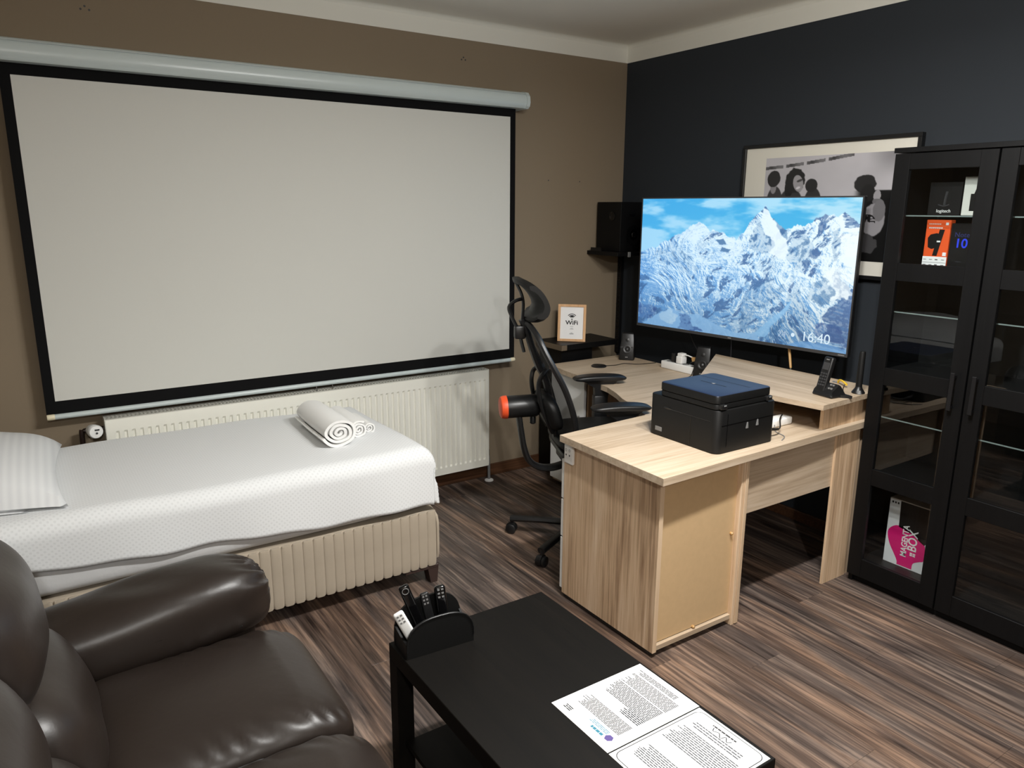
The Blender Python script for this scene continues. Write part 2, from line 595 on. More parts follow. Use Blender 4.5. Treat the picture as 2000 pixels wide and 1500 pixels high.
def print_surface(name, img, fn, m, parent):
    """a flat print: one vertex per picture point, coloured by img[row, col] (sRGB 0..1, row 0 at the top)"""
    H_, W_ = img.shape[:2]
    u = np.linspace(0, 1, W_); v = np.linspace(0, 1, H_)
    co = np.array([fn(a, b) for b in v for a in u])
    idx = np.arange(H_ * W_).reshape(H_, W_)
    faces = np.stack([idx[:-1, :-1], idx[1:, :-1], idx[1:, 1:], idx[:-1, 1:]], -1).reshape(-1, 4)
    me = bpy.data.meshes.new(name)
    me.vertices.add(len(co)); me.vertices.foreach_set('co', co.ravel())
    nf = len(faces)
    me.loops.add(nf * 4); me.loops.foreach_set('vertex_index', faces.ravel().astype(np.int32))
    me.polygons.add(nf); me.polygons.foreach_set('loop_start', np.arange(0, nf * 4, 4, dtype=np.int32))
    me.update()
    lin = np.where(img <= 0.04045, img / 12.92, ((np.clip(img, 0, 1) + 0.055) / 1.055) ** 2.4)
    at = me.color_attributes.new('Col', 'FLOAT_COLOR', 'POINT')
    rgba = np.concatenate([lin.reshape(-1, 3), np.ones((H_ * W_, 1))], 1)
    at.data.foreach_set('color', rgba.astype(np.float32).ravel())
    me.materials.append(m)
    o = bpy.data.objects.new(name, me)
    COL.objects.link(o)
    o.parent = parent
    return o

# ------------------------------------------------------------------ the room
XW, YW, ZC = 3.44, 3.84, 2.665
XL, YF = -1.55, -1.75
fl = struct('floor', box((XL, YF, -0.06), (XW, YW, -0.009)), M_FLOORBASE)
# laminate planks, grain towards the screen wall
PW, PL = 0.192, 1.285
pm = {}
def plank_mesh(wd, ln):
    key = (round(wd, 3), round(ln, 3))
    if key not in pm:
        bm = box((-wd / 2 + 0.0002, -ln / 2 + 0.0002, -0.0085), (wd / 2 - 0.0002, ln / 2 - 0.0002, 0.0), 0.0006, 1)
        me = bpy.data.meshes.new('plank'); bm.to_mesh(me); bm.free()
        me.materials.append(M_FLOOR)
        pm[key] = me
    return pm[key]
x = XL; ci = 0
while x < XW - 1e-4:
    x2 = min(x + PW, XW)
    y = YF - [0.0, 0.75, 0.35, 1.05, 0.55][ci % 5]
    while y < YW - 1e-4:
        a, b = max(y, YF), min(y + PL, YW)
        if b - a > 0.02:
            o = bpy.data.objects.new('plank', plank_mesh(x2 - x, b - a))
            COL.objects.link(o)
            o.location = ((x + x2) / 2, (a + b) / 2, 0)
            o.parent = fl
        y += PL
    x = x2; ci += 1

wb = struct('wall_back', box((XL - 0.1, YW, -0.06), (XW + 0.1, YW + 0.1, ZC + 0.1)), M_BROWN)
wr = struct('wall_right', box((XW, YF - 0.1, -0.06), (XW + 0.1, YW, ZC + 0.1)), M_NAVY)
struct('wall_left', box((XL - 0.1, YF - 0.1, -0.06), (XL, YW, ZC + 0.1)), M_BROWN)
struct('wall_front', box((XL, YF - 0.1, -0.06), (XW, YF, ZC + 0.1)), M_BROWN)
struct('ceiling', box((XL, YF, ZC), (XW, YW, ZC + 0.1)), M_CEIL)
# white painted band with a small cove up to the ceiling
def band(axis):
    prof = [(0, 2.561), (0.002, 2.561), (0.002, 2.645)] + [(0.002 + 0.028 * (1 - math.cos(t)), 2.637 + 0.028 * math.sin(t)) for t in (0.3, 0.6, 0.9, 1.2, PI / 2)] + [(0, 2.665)]
    bm = bmesh.new()
    if axis == 'x':
        add_slab(bm, [(XL, YW - d, z) for d, z in prof], (XW - XL, 0, 0))
    else:
        add_slab(bm, [(XW - d, YF, z) for d, z in prof], (0, YW - YF, 0))
    return bm
struct('trim_1', band('x'), M_WHITEPAINT, True)
struct('trim_2', band('y'), M_WHITEPAINT, True)
struct('baseboard_back', box((XL, YW - 0.016, 0), (XW, YW, 0.075), 0.004), M_SKIRT)
struct('baseboard_right', box((XW - 0.014, YF, 0), (XW, YW - 0.016, 0.06), 0.004), M_SKIRT)
# old drill holes in the brown wall
for hx, hz in ((0.401, 2.475), (0.385, 2.462), (0.417, 2.462), (2.234, 2.469), (2.222, 2.457), (2.246, 2.457), (0.267, 2.318), (2.417, 2.315)):
    o = link('drill_hole', lathe([(0.0045, 0), (0.0045, 0.0008), (0, 0.0008)], (hx, YW, hz), (0, -1, 0), 10), M_DGREY)
    o.parent = wb
for hx, hz in ((2.834, 1.824), (3.079, 1.822)):
    for dz, r in ((0.004, 0.004), (-0.022, 0.0075)):
        o = link('filler_spot', lathe([(r, 0), (r, 0.0008), (0, 0.0008)], (hx - 0.004, YW, hz + dz), (0, -1, 0), 10), M_BROWN if r > 0.005 else M_DGREY)
        o.parent = wb

# ------------------------------------------------------------------ projection screen
t = Thing('projection_screen', 'large pull-down projection screen with black border on the brown wall', 'projector screen', (1.295, 3.76, 0.74))
SX0, SX1 = 0.015, 2.578
prof = [(3.705, 2.213), (3.690, 2.225), (3.684, 2.245), (3.688, 2.275), (3.705, 2.296), (3.735, 2.303), (3.835, 2.303), (3.835, 2.213)]
bm = add_slab(bmesh.new(), [(SX0 + 0.02, y, z) for y, z in prof], (SX1 - SX0 - 0.04, 0, 0))
case = t.part('casing', bm, M_CASE, smooth=True)
for xa in (SX0, SX1 - 0.022):
    bm = add_slab(bmesh.new(), [(xa, 3.765 + (y - 3.765) * 1.05, 2.258 + (z - 2.258) * 1.05) for y, z in prof], (0.022, 0, 0))
    t.part('end_cap', bm, M_CASE, smooth=False)
bm = bmesh.new()
for zz in (2.287,):
    yy = 3.6845 if zz < 2.26 else 3.6945
    add_box(bm, (SX0 + 0.02, yy - 0.002, zz - 0.0012), (SX1 - 0.02, yy + 0.004, zz + 0.0012))
t.part('casing_seam', bm, M_CASEEDGE, case)
t.part('border', box((0.062, 3.7605, 0.764), (2.530, 3.7625, 2.214)), M_SBLACK)
t.part('viewing_area', box((0.101, 3.7590, 0.822), (2.493, 3.7607, 2.168)), M_SCREEN)
bm = lathe([(0.012, 0), (0.0125, 0.002), (0.0125, 2.41), (0.012, 2.412)], (0.09, 3.7615, 0.752), (1, 0, 0), 14)
t.part('weight_bar', bm, M_CASE, smooth=True)
for xa in (0.062, 2.502):
    t.part('bar_end_cap', lathe([(0.0125, 0), (0.0135, 0.003), (0.0135, 0.027), (0.0125, 0.03)], (xa, 3.7615, 0.752), (1, 0, 0), 14), M_CREAMPL, smooth=True)
hp = smooth_path([(1.275, 3.757, 0.742), (1.277, 3.752, 0.712), (1.292, 3.75, 0.703), (1.318, 3.75, 0.703), (1.345, 3.75, 0.703), (1.36, 3.752, 0.712), (1.362, 3.757, 0.742)], 4)
t.part('pull_handle', tube(hp, 0.0032, 6), M_CHROME, smooth=True)

# ------------------------------------------------------------------ radiator
t = Thing('radiator', 'long cream fluted panel radiator beneath the projection screen', 'radiator', (1.3, 3.77, 0.0))
RX0, RX1, RZ0, RZ1, RY = 0.281, 2.322, 0.114, 0.716, 3.722
NF = 60
p = (RX1 - RX0 - 0.04) / NF
def rib(u):                                     # profile over one pitch: raised land and groove
    return 0.0 if u < 0.45 else (0.005 if 0.55 < u < 0.9 else 0.0025)
xs = [RX0, RX0 + 0.02]
dep = [0, 0]
for i in range(NF):
    for u, d in ((0.10, 0), (0.45, 0), (0.58, 0.007), (0.84, 0.007)):
        xs.append(RX0 + 0.02 + (i + u) * p); dep.append(d)
    xs.append(RX0 + 0.02 + (i + 0.97) * p); dep.append(0)
xs += [RX1]; dep += [0]
zs = [(RZ0, 0), (RZ0 + 0.042, 0), (RZ0 + 0.052, 1), (RZ1 - 0.066, 1), (RZ1 - 0.056, 0), (RZ1, 0)]
bm = bmesh.new()
V = [[bm.verts.new((a, RY + d * k, z)) for z, k in zs] for a, d in zip(xs, dep)]
for i in range(len(xs) - 1):
    for j in range(len(zs) - 1):
        bm.faces.new((V[i][j], V[i + 1][j], V[i + 1][j + 1], V[i][j + 1]))
t.part('front_panel', bm, M_RAD)
t.part('rear_panel', box((RX0 + 0.01, 3.80, RZ0 + 0.01), (RX1 - 0.01, 3.812, RZ1 - 0.02)), M_RAD)
for xa in (RX0 - 0.003, RX1):
    t.part('side_cover', box((xa, RY + 0.001, RZ0 + 0.01), (xa + 0.003, 3.808, RZ1 + 0.004), 0.001, 1), M_RAD)
bm = bmesh.new()
add_box(bm, (RX0, RY + 0.001, RZ1 - 0.004), (RX1, RY + 0.014, RZ1 + 0.004), 0.002, 1)
add_box(bm, (RX0, 3.796, RZ1 - 0.004), (RX1, 3.808, RZ1 + 0.004), 0.002, 1)
n = 120
for i in range(n):
    xa = RX0 + 0.012 + (RX1 - RX0 - 0.024) * i / (n - 1)
    add_box(bm, (xa - 0.003, RY + 0.012, RZ1 - 0.003), (xa + 0.003, 3.798, RZ1 + 0.003))
add_box(bm, (RX0, RY + 0.036, RZ1 - 0.003), (RX1, RY + 0.046, RZ1 + 0.0035))
add_box(bm, (RX0, RY + 0.058, RZ1 - 0.003), (RX1, RY + 0.064, RZ1 + 0.0035))
t.part('top_grille', bm, M_GRILLE, kind='stuff')
t.part('grille_shade_box', box((RX0 + 0.01, RY + 0.012, RZ0 + 0.02), (RX1 - 0.01, 3.797, RZ1 - 0.012)), M_DGREY)  # dark box standing in for the shade between the grille slats
# thermostat head and pipes
v = t.part('thermostat_valve', lathe([(0.013, -0.02), (0.013, 0.01), (0.025, 0.014), (0.029, 0.04), (0.031, 0.070), (0.027, 0.078), (0, 0.080)], (0.222, 3.765, 0.673), (0.22, -1, 0.05), 22), M_WHITEPL, smooth=True)
bm = bmesh.new()
add_lathe(bm, [(0.005, 0), (0.005, 0.0015), (0, 0.0015)], (0.240, 3.6855, 0.672), (0.22, -1, 0.05), 8)
add_box(bm, (0.233, 3.684, 0.684), (0.252, 3.6875, 0.690))
t.part('dial_mark', bm, M_DGREY, v)
t.part('supply_pipe', tube(smooth_path([(0.276, 3.775, 0.668), (0.235, 3.775, 0.668), (0.196, 3.775, 0.667), (0.186, 3.775, 0.645), (0.186, 3.775, 0.4), (0.186, 3.775, 0.0)], 5), 0.011, 10), M_COPPER, smooth=True)
t.part('return_pipe', tube([(2.334, 3.765, 0.20), (2.342, 3.762, 0.17), (2.345, 3.76, 0.13), (2.345, 3.757, 0.0)], 0.009, 10), M_GREYPL, smooth=True)
t.part('lockshield_valve', lathe([(0.013, -0.03), (0.015, -0.02), (0.015, 0.015), (0.009, 0.03)], (2.337, 3.765, 0.185), (0, 0, 1), 14), M_CHROME, smooth=True)
t.part('pipe_collar', lathe([(0.028, 0), (0.027, 0.006), (0.012, 0.012)], (2.345, 3.757, 0.0), (0, 0, 1), 20), M_WHITEPL, smooth=True)

# ------------------------------------------------------------------ bed
BX0, BX1, BY0, BY1 = -0.53, 1.470, 2.768, 3.668
t = Thing('bed_base', 'beige velvet channelled bed base with short dark legs', 'bed', (0.47, 3.2, 0.0))
t.part('body', box((BX0, BY0 + 0.014, 0.085), (BX1 - 0.012, BY1, 0.352), 0.01, 3), M_VELVET)
bm0 = cushion((-0.0212, -0.0085, 0.0), (0.0212, 0.0085, 0.262), 3.0, 6, ez=12)
chan = None
nch = 46
pitch = (BX1 - 0.018 - BX0) / nch
for i in range(nch):
    if chan is None:
        o = link('channel', bm0, M_VELVET, True); chan = o.data
    else:
        o = bpy.data.objects.new('channel', chan); COL.objects.link(o)
    o.location = Vector((BX0 + (i + 0.5) * pitch, BY0 + 0.0115, 0.088)) - t.off
    o.scale = (pitch / 0.0424 * 1.04, 1, 1)
    o.parent = t.o
t.part('end_panel', cushion((BX1 - 0.02, BY0 + 0.002, 0.086), (BX1, BY1, 0.352), 7, 8), M_VELVET, smooth=True)
t.part('bottom_rail', box((BX1 - 0.17, BY0 + 0.012, 0.070), (BX1 - 0.004, BY0 + 0.045, 0.088), 0.003, 1), M_LEGWOOD)
for lx, ly in ((BX1 - 0.062, BY0 + 0.014), (BX1 - 0.062, BY1 - 0.075), (BX0 + 0.03, BY0 + 0.014), (BX0 + 0.03, BY1 - 0.075)):
    bm = bmesh.new()
    add_slab(bm, [(lx, ly, 0.09), (lx + 0.058, ly, 0.09), (lx + 0.05, ly, 0.0), (lx + 0.018, ly, 0.0)], (0, 0.055, 0))
    t.part('leg', bm, M_LEGWOOD)
o = single('mattress', cushion((BX0 + 0.005, BY0 + 0.012, 0.353), (BX1 - 0.025, BY1 - 0.005, 0.598), 9, 12), M_SHEET,
           'white sheeted mattress showing below the hem of the quilt', 'mattress', (0.47, 3.2, 0.353), smooth=True)

# quilt: lies over the mattress, hangs over the front, the foot end and the wall side
QN, QM = 150, 90
def quilt(u, v):
    X0, X1 = BX0 - 0.02, BX1 - 0.030
    Y0, Y1 = BY0 + 0.006, BY1 + 0.004
    R = 0.055
    hang_f = 0.222 - 0.085 * (1 - min(1, max(0, (u - 0.2) / 0.55))) + 0.006 * math.sin(u * 21) + 0.004 * math.sin(u * 47 + 1)
    a = u * ((X1 - X0) + 0.215)               # distance along the bed, past the foot it hangs
    tot = hang_f + (Y1 - Y0) + 0.10
    b = v * tot                               # from the front hem to the wall
    ztop = 0.634 + 0.006 * math.sin(a * 3.1 + 1) * math.sin(b * 4.2) + 0.0025 * math.sin(a * 9 + b * 7)
    def bend(d):                              # d = distance past the crease start: returns (outward, drop)
        if d <= 0: return 0.0, 0.0
        q = R * PI / 2
        if d < q:
            th = d / R
            return R * math.sin(th), R * (1 - math.cos(th))
        return R + 0.020 * (d - q), R + (d - q)
    da = a - ((X1 - X0) - R)
    db = (hang_f + R) - b
    dw = b - (hang_f + (Y1 - Y0) - R)
    oa, za = bend(da)
    ob, zb = bend(db)
    ow, zw = bend(dw)
    x = X0 + min(a, (X1 - X0) - R) + oa
    yb = Y0 + R + max(0, min(b - hang_f - R, (Y1 - Y0) - 2 * R))
    y = yb - ob + ow
    drop = max(za, zb, zw)
    if za > 0 and zb > 0:                     # corner: the two hanging sides meet in a soft fold
        k = min(za, zb)
        drop = math.hypot(za, zb) if drop < R else max(za, zb) + 0.1 * k
        drop = min(drop, 0.250)
        f = min(1.0, k / 0.2)
        x += 0.006 * f; y -= 0.006 * f
    z = ztop - drop
    # gentle waves in the hanging front
    if zb > R: y += 0.006 * math.sin(a * 13) * (zb - R) / 0.2
    if za > R: x += 0.006 * math.sin(b * 15) * (za - R) / 0.2
    return Vector((x, y, max(z, 0.342)))
bm = grid_surface(QN, QM, quilt, uv=lambda u, v: (u * 2.2, v * 1.25))
o = single('quilt', bm, M_DUVET, 'white waffle quilt spread over the single bed', 'quilt', (0.47, 3.2, 0.60), smooth=True)
sm = o.modifiers.new('thickness', 'SOLIDIFY'); sm.thickness = 0.012; sm.offset = 1.0

# pillow: one corner towards the wall, one towards the sofa
def pillow_warp(q, co):
    u, v = q.x, q.y
    return co
def pillow(c, sx, sy, h, rz, tilt):
    bm = bmesh.new()
    n = 26
    top, bot = [], []
    for side, store in ((1, top), (-1, bot)):
        for i in range(n + 1):
            row = []
            for j in range(n + 1):
                u, v = 2 * i / n - 1, 2 * j / n - 1
                k = (max(0, 1 - u * u) * max(0, 1 - v * v)) ** 0.42
                pin = 1 - 0.10 * (1 - u * u) * abs(v) ** 4
                pin2 = 1 - 0.10 * (1 - v * v) * abs(u) ** 4
                z = side * h * k * (1.0 if side > 0 else 0.22) + 0.004 * math.sin(7 * u + 3 * v) * k
                row.append(bm.verts.new((u * sx * pin2, v * sy * pin, z)))
            store.append(row)
        for i in range(n):
            for j in range(n):
                bm.faces.new((store[i][j], store[i + 1][j], store[i + 1][j + 1], store[i][j + 1]))
    bmesh.ops.remove_doubles(bm, verts=bm.verts, dist=0.0005)
    return bm
bm = pillow(None, 0.31, 0.40, 0.150, 0, 0)
o = link('pillow', bm, M_STRIPE, True)
o.location = (-0.222, 3.245, 0.680)
o.rotation_euler = (math.radians(0), math.radians(4), math.radians(-2))
tagobj(o, 'plump white striped pillow at the head of the bed', 'pillow')
bm = pillow(None, 0.25, 0.36, 0.030, 0, 0)
o = link('pillow', bm, M_STRIPE, True)
o.location = (-0.30, 3.22, 0.660)
o.rotation_euler = (0, math.radians(2), math.radians(1))
tagobj(o, 'flatter white pillow lying underneath the plump striped pillow', 'pillow')

# rolled towels
def towel_roll(name, label, c, r, length, yaw, turns, squash):
    """c: centre of the near end on the quilt; the roll runs away along yaw"""
    ax = Vector((math.cos(yaw), math.sin(yaw), 0))
    sd = Vector((-ax.y, ax.x, 0))
    bm = bmesh.new()
    N_ = int(turns * 26)
    th = r / (turns + 0.6)
    inner, outer = [], []
    for i in range(N_ + 1):
        a = 2 * PI * turns * i / N_
        rr = (th * 0.35 + (r - th * 0.35) * i / N_) * (1 + 0.035 * math.sin(2.3 * a + 1) + 0.02 * math.sin(5 * a))
        for store, d in ((outer, th * 0.38), (inner, -th * 0.38)):
            q = rr + d
            store.append((q * math.cos(a + 2.2), q * math.sin(a + 2.2)))
    rows = []
    nl = 14
    for k in range(nl + 1):
        s = k / nl
        wob = 1 + 0.05 * math.sin(3 * s + 1) * s
        end = (0.004 if k in (0, nl) else 0)
        row = []
        for poly in (outer, inner):
            line = []
            for i, (px, pz) in enumerate(poly):
                off = 0.006 * math.sin(i * 0.21) if k in (0, nl) else 0
                p_ = Vector(c) + ax * (length * s + off) + sd * px * wob * (1 + squash) + Vector((0, 0, pz * wob * (1 - squash) + r * (1 - squash) + th * 0.3 * s))
                line.append(bm.verts.new(p_))
            row.append(line)
        rows.append(row)
    for k in range(nl):
        for s_ in (0, 1):
            for i in range(N_):
                bm.faces.new((rows[k][s_][i], rows[k + 1][s_][i], rows[k + 1][s_][i + 1], rows[k][s_][i + 1]))
        for i in (0, N_):
            bm.faces.new((rows[k][0][i], rows[k + 1][0][i], rows[k + 1][1][i], rows[k][1][i]))
    for k in (0, nl):
        for i in range(N_):
            bm.faces.new((rows[k][0][i], rows[k][0][i + 1], rows[k][1][i + 1], rows[k][1][i]))
    return single(name, bm, M_TOWEL, label, 'towel', c, 'rolled towels on the bed', True)
towel_roll('rolled_towel', 'large rolled white bath towel lying on the quilt', (1.112, 3.005, 0.645), 0.068, 0.40, math.radians(89), 3.6, 0.10)
towel_roll('rolled_towel', 'medium rolled white hand towel between two other rolls', (1.226, 3.070, 0.645), 0.040, 0.30, math.radians(89), 3.0, 0.0)
towel_roll('rolled_towel', 'smallest rolled white face cloth at the end of the towel row', (1.294, 3.115, 0.645), 0.026, 0.20, math.radians(89), 2.4, 0.0)

# ------------------------------------------------------------------ sofa
t = Thing('leather_sofa', 'dark brown leather sofa with padded arm beside the coffee table', 'sofa', (0.1, 1.4, 0.0))
def wrinkle(amp, f):
    def g(q, co):
        k = math.sin(co.x * f + 3 * math.sin(co.y * f * 0.6)) * math.sin(co.y * f * 0.8 + 1.3 * math.sin(co.z * f))
        return co + Vector((0, 0, amp * k))
    return g
t.part('base', box((-0.42, 0.72, 0.05), (0.50, 2.30, 0.30), 0.02, 3), M_LEATHER, smooth=True)
def seat_warp(y0, y1):
    def g(q, co):
        d = 0.0
        s = (co.x - 0.02) / 0.58
        co = co.copy()
        if q.z > 0:                                   # crown of the cushion, rolled front edge
            co.z += 0.016 * (1 - q.y * q.y) * (1 - q.x * q.x)
            co.z -= 0.03 * max(0, s - 0.80) / 0.2
            edge = min(abs(co.y - y0), abs(co.y - y1))
            k = math.exp(-((edge - 0.05) / 0.035) ** 2) * max(0, min(1, (s - 0.1) / 0.5))
            co.z += 0.0032 * k * math.sin(co.x * 105 + co.y * 60 + 2 * math.sin(co.x * 23))
            co.z += 0.0015 * math.sin(co.x * 11 + 2) * math.sin(co.y * 13)
        return co
    return g
for y0, y1 in ((1.562, 2.095), (1.000, 1.552)):
    s_ = t.part('seat_cushion', cushion((0.00, y0, 0.27), (0.605, y1, 0.455), 7.5, 46, seat_warp(y0, y1), ez=4.5), M_LEATHER, smooth=True)
    ln = [(0.02 + 0.56 * k / 12, y0 + 0.012, 0.447 - 0.004 * (k == 12)) for k in range(13)]
    if y0 > 1.5:
        t.part('seam', tube([(p_[0], 1.557, 0.412 - 0.012 * max(0, i - 7)) for i, p_ in enumerate(ln[:12])], 0.0035, 6), M_PIPING, s_)
for (ya, yb, sg) in ((2.075, 2.335, 1), (0.70, 0.985, -1)):
    arm_c = (ya + yb) / 2; ya_, yb_ = (ya - 0.032, yb) if sg > 0 else (ya, yb + 0.032)
    a_ = t.part('arm_panel', cushion((-0.36, ya + 0.03, 0.05), (0.495, yb - 0.02, 0.52), 10, 10), M_LEATHER, smooth=True)
    def arm_warp(q, co, arm_c=arm_c, sg=sg):
        co = co.copy()
        fr = max(0.0, (co.x - 0.34) / 0.2)
        ang = math.atan2(co.z - 0.54, (co.y - arm_c) * 1.0)
        co.z += 0.03 * (co.x - 0.30) / 0.25 * (1 if co.x > 0.30 else 1.1) * (0.35 + 0.65 * (q.z > 0))
        co.z -= 0.030 * fr * fr
        g_ = max(0.0, 1 - abs(co.x - 0.52) / 0.085)
        pleat = math.sin(ang * 13) * 0.006 * g_
        co.x += pleat * 0.6
        co.z += pleat * (1 if q.z > 0 else 0)
        co.z += 0.0025 * math.sin(co.x * 23 + 5 * q.y) * max(0, q.z)
        return co
    p_ = t.part('arm_pad', cushion((-0.22, ya_, 0.405), (0.548, yb_, 0.628), 3.1, 30, arm_warp), M_LEATHER, smooth=True)
    t.part('seam', tube([(-0.12, ya + 0.004 if sg > 0 else yb - 0.016, 0.435), (0.2, ya - 0.020 if sg > 0 else yb + 0.01, 0.462), (0.44, ya - 0.006 if sg > 0 else yb, 0.470), (0.53, ya + 0.06 if sg > 0 else yb - 0.07, 0.478)], 0.004, 6), M_PIPING, p_)
def lean(x0, z0, k, bul):
    def g(q, co):
        co = co.copy()
        co.x += -k * (co.z - z0) + bul * max(0, q.x) * (1 - q.z * q.z) * (1 - 0.6 * q.y * q.y)
        co.x += 0.002 * math.sin(co.y * 30 + co.z * 14)
        return co
    return g
for y0, y1 in ((1.545, 2.085), (0.99, 1.540)):
    t.part('lumbar_cushion', cushion((-0.26, y0, 0.36), (0.045, y1, 0.70), 4.2, 22, lean(0, 0.4, 0.20, 0.035), ez=3.2), M_LEATHER, smooth=True)
    h_ = t.part('head_cushion', cushion((-0.40, y0 - 0.004, 0.62 if y0 > 1.5 else 0.60), (-0.025 if y0 > 1.5 else -0.045, y1 + 0.004, 0.985 if y0 > 1.5 else 0.945), 3.4, 22, lean(0, 0.6, 0.16, 0.03), ez=2.8), M_LEATHER, smooth=True)
    t.part('back_gusset', cushion((-0.26, y0 - 0.012, 0.30), (-0.02, y1 + 0.014, 0.86), 6, 14, lean(0, 0.4, 0.18, 0.0)), M_LEATHER, smooth=True)
t.part('back_shell', cushion((-0.50, 0.75, 0.05), (-0.20, 2.27, 0.84), 9, 10, lean(0, 0.3, 0.14, 0)), M_LEATHER, smooth=True)
for lx, ly in ((0.42, 0.80), (0.42, 2.22), (-0.38, 0.80), (-0.38, 2.22)):
    t.part('foot', lathe([(0.022, 0), (0.026, 0.05)], (lx, ly, 0), (0, 0, 1), 14), M_BLACKPL)

# ------------------------------------------------------------------ coffee table
TX0, TX1, TY0, TY1 = 0.774, 1.312, 0.876, 1.782
t = Thing('coffee_table', 'black-brown rectangular coffee table with lower shelf', 'coffee table', (1.043, 1.33, 0.0))
t.part('tabletop', box((TX0, TY0, 0.400), (TX1, TY1, 0.450), 0.0015, 1), M_BLACKTABLE)
for lx in (TX0, TX1 - 0.05):
    for ly in (TY0, TY1 - 0.05):
        t.part('leg', box((lx, ly, 0.0), (lx + 0.05, ly + 0.05, 0.400), 0.0015, 1), M_BLACKTABLE)
t.part('lower_shelf', box((TX0 + 0.02, TY0 + 0.05, 0.135), (TX1 - 0.02, TY1 - 0.05, 0.150), 0.001, 1), M_BLACKTABLE)

# remote control caddy with four remotes
CY = Vector((0.885, 1.715, 0.4502))
t = Thing('remote_caddy', 'black leather remote control caddy on the coffee table', 'organizer', CY, math.radians(-4), local=True)
def d_panel(w_, h, y, th, low=0.0):
    pts = [(-w_, 0.0)]
    for k in range(0, 21):
        a = PI - PI * k / 20
        pts.append((w_ * math.copysign(abs(math.cos(a)) ** 0.75, math.cos(a)), 0.022 + (h - 0.022) * abs(math.sin(a)) ** 0.75))
    pts.append((w_, 0.0))
    bm = add_slab(bmesh.new(), [(px, y, pz) for px, pz in pts], (0, th, 0))
    return bm
fp = t.part('front_panel', d_panel(0.102, 0.108, -0.048, 0.007), M_BLACKMATT, smooth=False)
rim = [(0.102 * math.copysign(abs(math.cos(a)) ** 0.75, math.cos(a)), -0.0485, 0.022 + 0.086 * abs(math.sin(a)) ** 0.75) for a in [PI - PI * k / 20 for k in range(21)]]
t.part('stitched_rim', tube(rim, 0.0022, 6), M_BLACKPL, fp, smooth=True)
t.part('back_panel', d_panel(0.104, 0.128, 0.040, 0.007), M_BLACKMATT)
t.part('floor_plate', box((-0.1, -0.042, 0.0), (0.1, 0.041, 0.006)), M_BLACKMATT)
for sx in (-1, 1):
    bm = bmesh.new()
    add_slab(bm, [(sx * 0.103, -0.046, 0.0), (sx * 0.103, 0.046, 0.0), (sx * 0.103, 0.046, 0.060), (sx * 0.100, 0.0, 0.042), (sx * 0.103, -0.046, 0.045)], (-sx * 0.006, 0, 0))
    t.part('side_panel', bm, M_BLACKMATT)
for xx in (-0.045, 0.0, 0.05):
    t.part('divider', box((xx - 0.002, -0.040, 0.006), (xx + 0.002, 0.040, 0.05)), M_BLACKMATT)

def remote(name, label, base, top, wd, th, body, style):
    """a slim remote control standing in the caddy; base and top in world coordinates"""
    b, tp = Vector(base), Vector(top)
    d = tp - b
    L_ = d.length
    d.normalize()
    e = Vector((1, -0.25, 0)); e = (e - d * e.dot(d)).normalized()
    n = d.cross(e)
    rt = bpy.data.objects.new(name, None); rt.empty_display_size = 0.02
    COL.objects.link(rt)
    m = Matrix((e, n, d)).transposed().to_4x4(); m.translation = b
    rt.matrix_world = m
    tagobj(rt, label, 'remote control', 'remote controls in the caddy')
    bm = box((-wd / 2, -th / 2, 0), (wd / 2, th / 2, L_), min(th, wd) * 0.45, 4)
    o = link('body', bm, body, True); o.parent = rt
    bm = bmesh.new()
    if style == 'ring':
        ring = [(0.30 * wd * math.cos(2 * PI * k / 18), -th / 2 - 0.0002, L_ - wd * 0.55 + 0.30 * wd * math.sin(2 * PI * k / 18)) for k in range(18)]
        add_tube(bm, ring, 0.0012, 5, closed=True, up=(0, 1, 0))
    else:
        for r_ in range(3):
            for c_ in range(2):
                add_box(bm, (-wd * 0.28 + c_ * wd * 0.34, -th / 2 - 0.0008, L_ - 0.012 - r_ * 0.011), (-wd * 0.28 + c_ * wd * 0.34 + wd * 0.2, -th / 2 + 0.0002, L_ - 0.007 - r_ * 0.011))
    o = link('buttons', bm, M_GREYPL, False); o.parent = rt
remote('remote_control', 'slim black remote with round ring button, tallest in the caddy', (0.866, 1.728, 0.458), (0.806, 1.745, 0.636), 0.030, 0.014, M_BLACKGLOSS, 'ring')
remote('remote_control', 'short black remote in the middle of the caddy', (0.890, 1.722, 0.458), (0.868, 1.742, 0.598), 0.026, 0.013, M_BLACKPL, 'keys')
remote('remote_control', 'thick glossy black remote with silver side at the right of the caddy', (0.925, 1.722, 0.458), (0.918, 1.742, 0.606), 0.033, 0.020, M_BLACKGLOSS, 'keys')
remote('remote_control', 'white remote leaning out of the caddy over its left end', (0.822, 1.698, 0.468), (0.772, 1.712, 0.580), 0.030, 0.014, M_WHITEPL, 'keys')

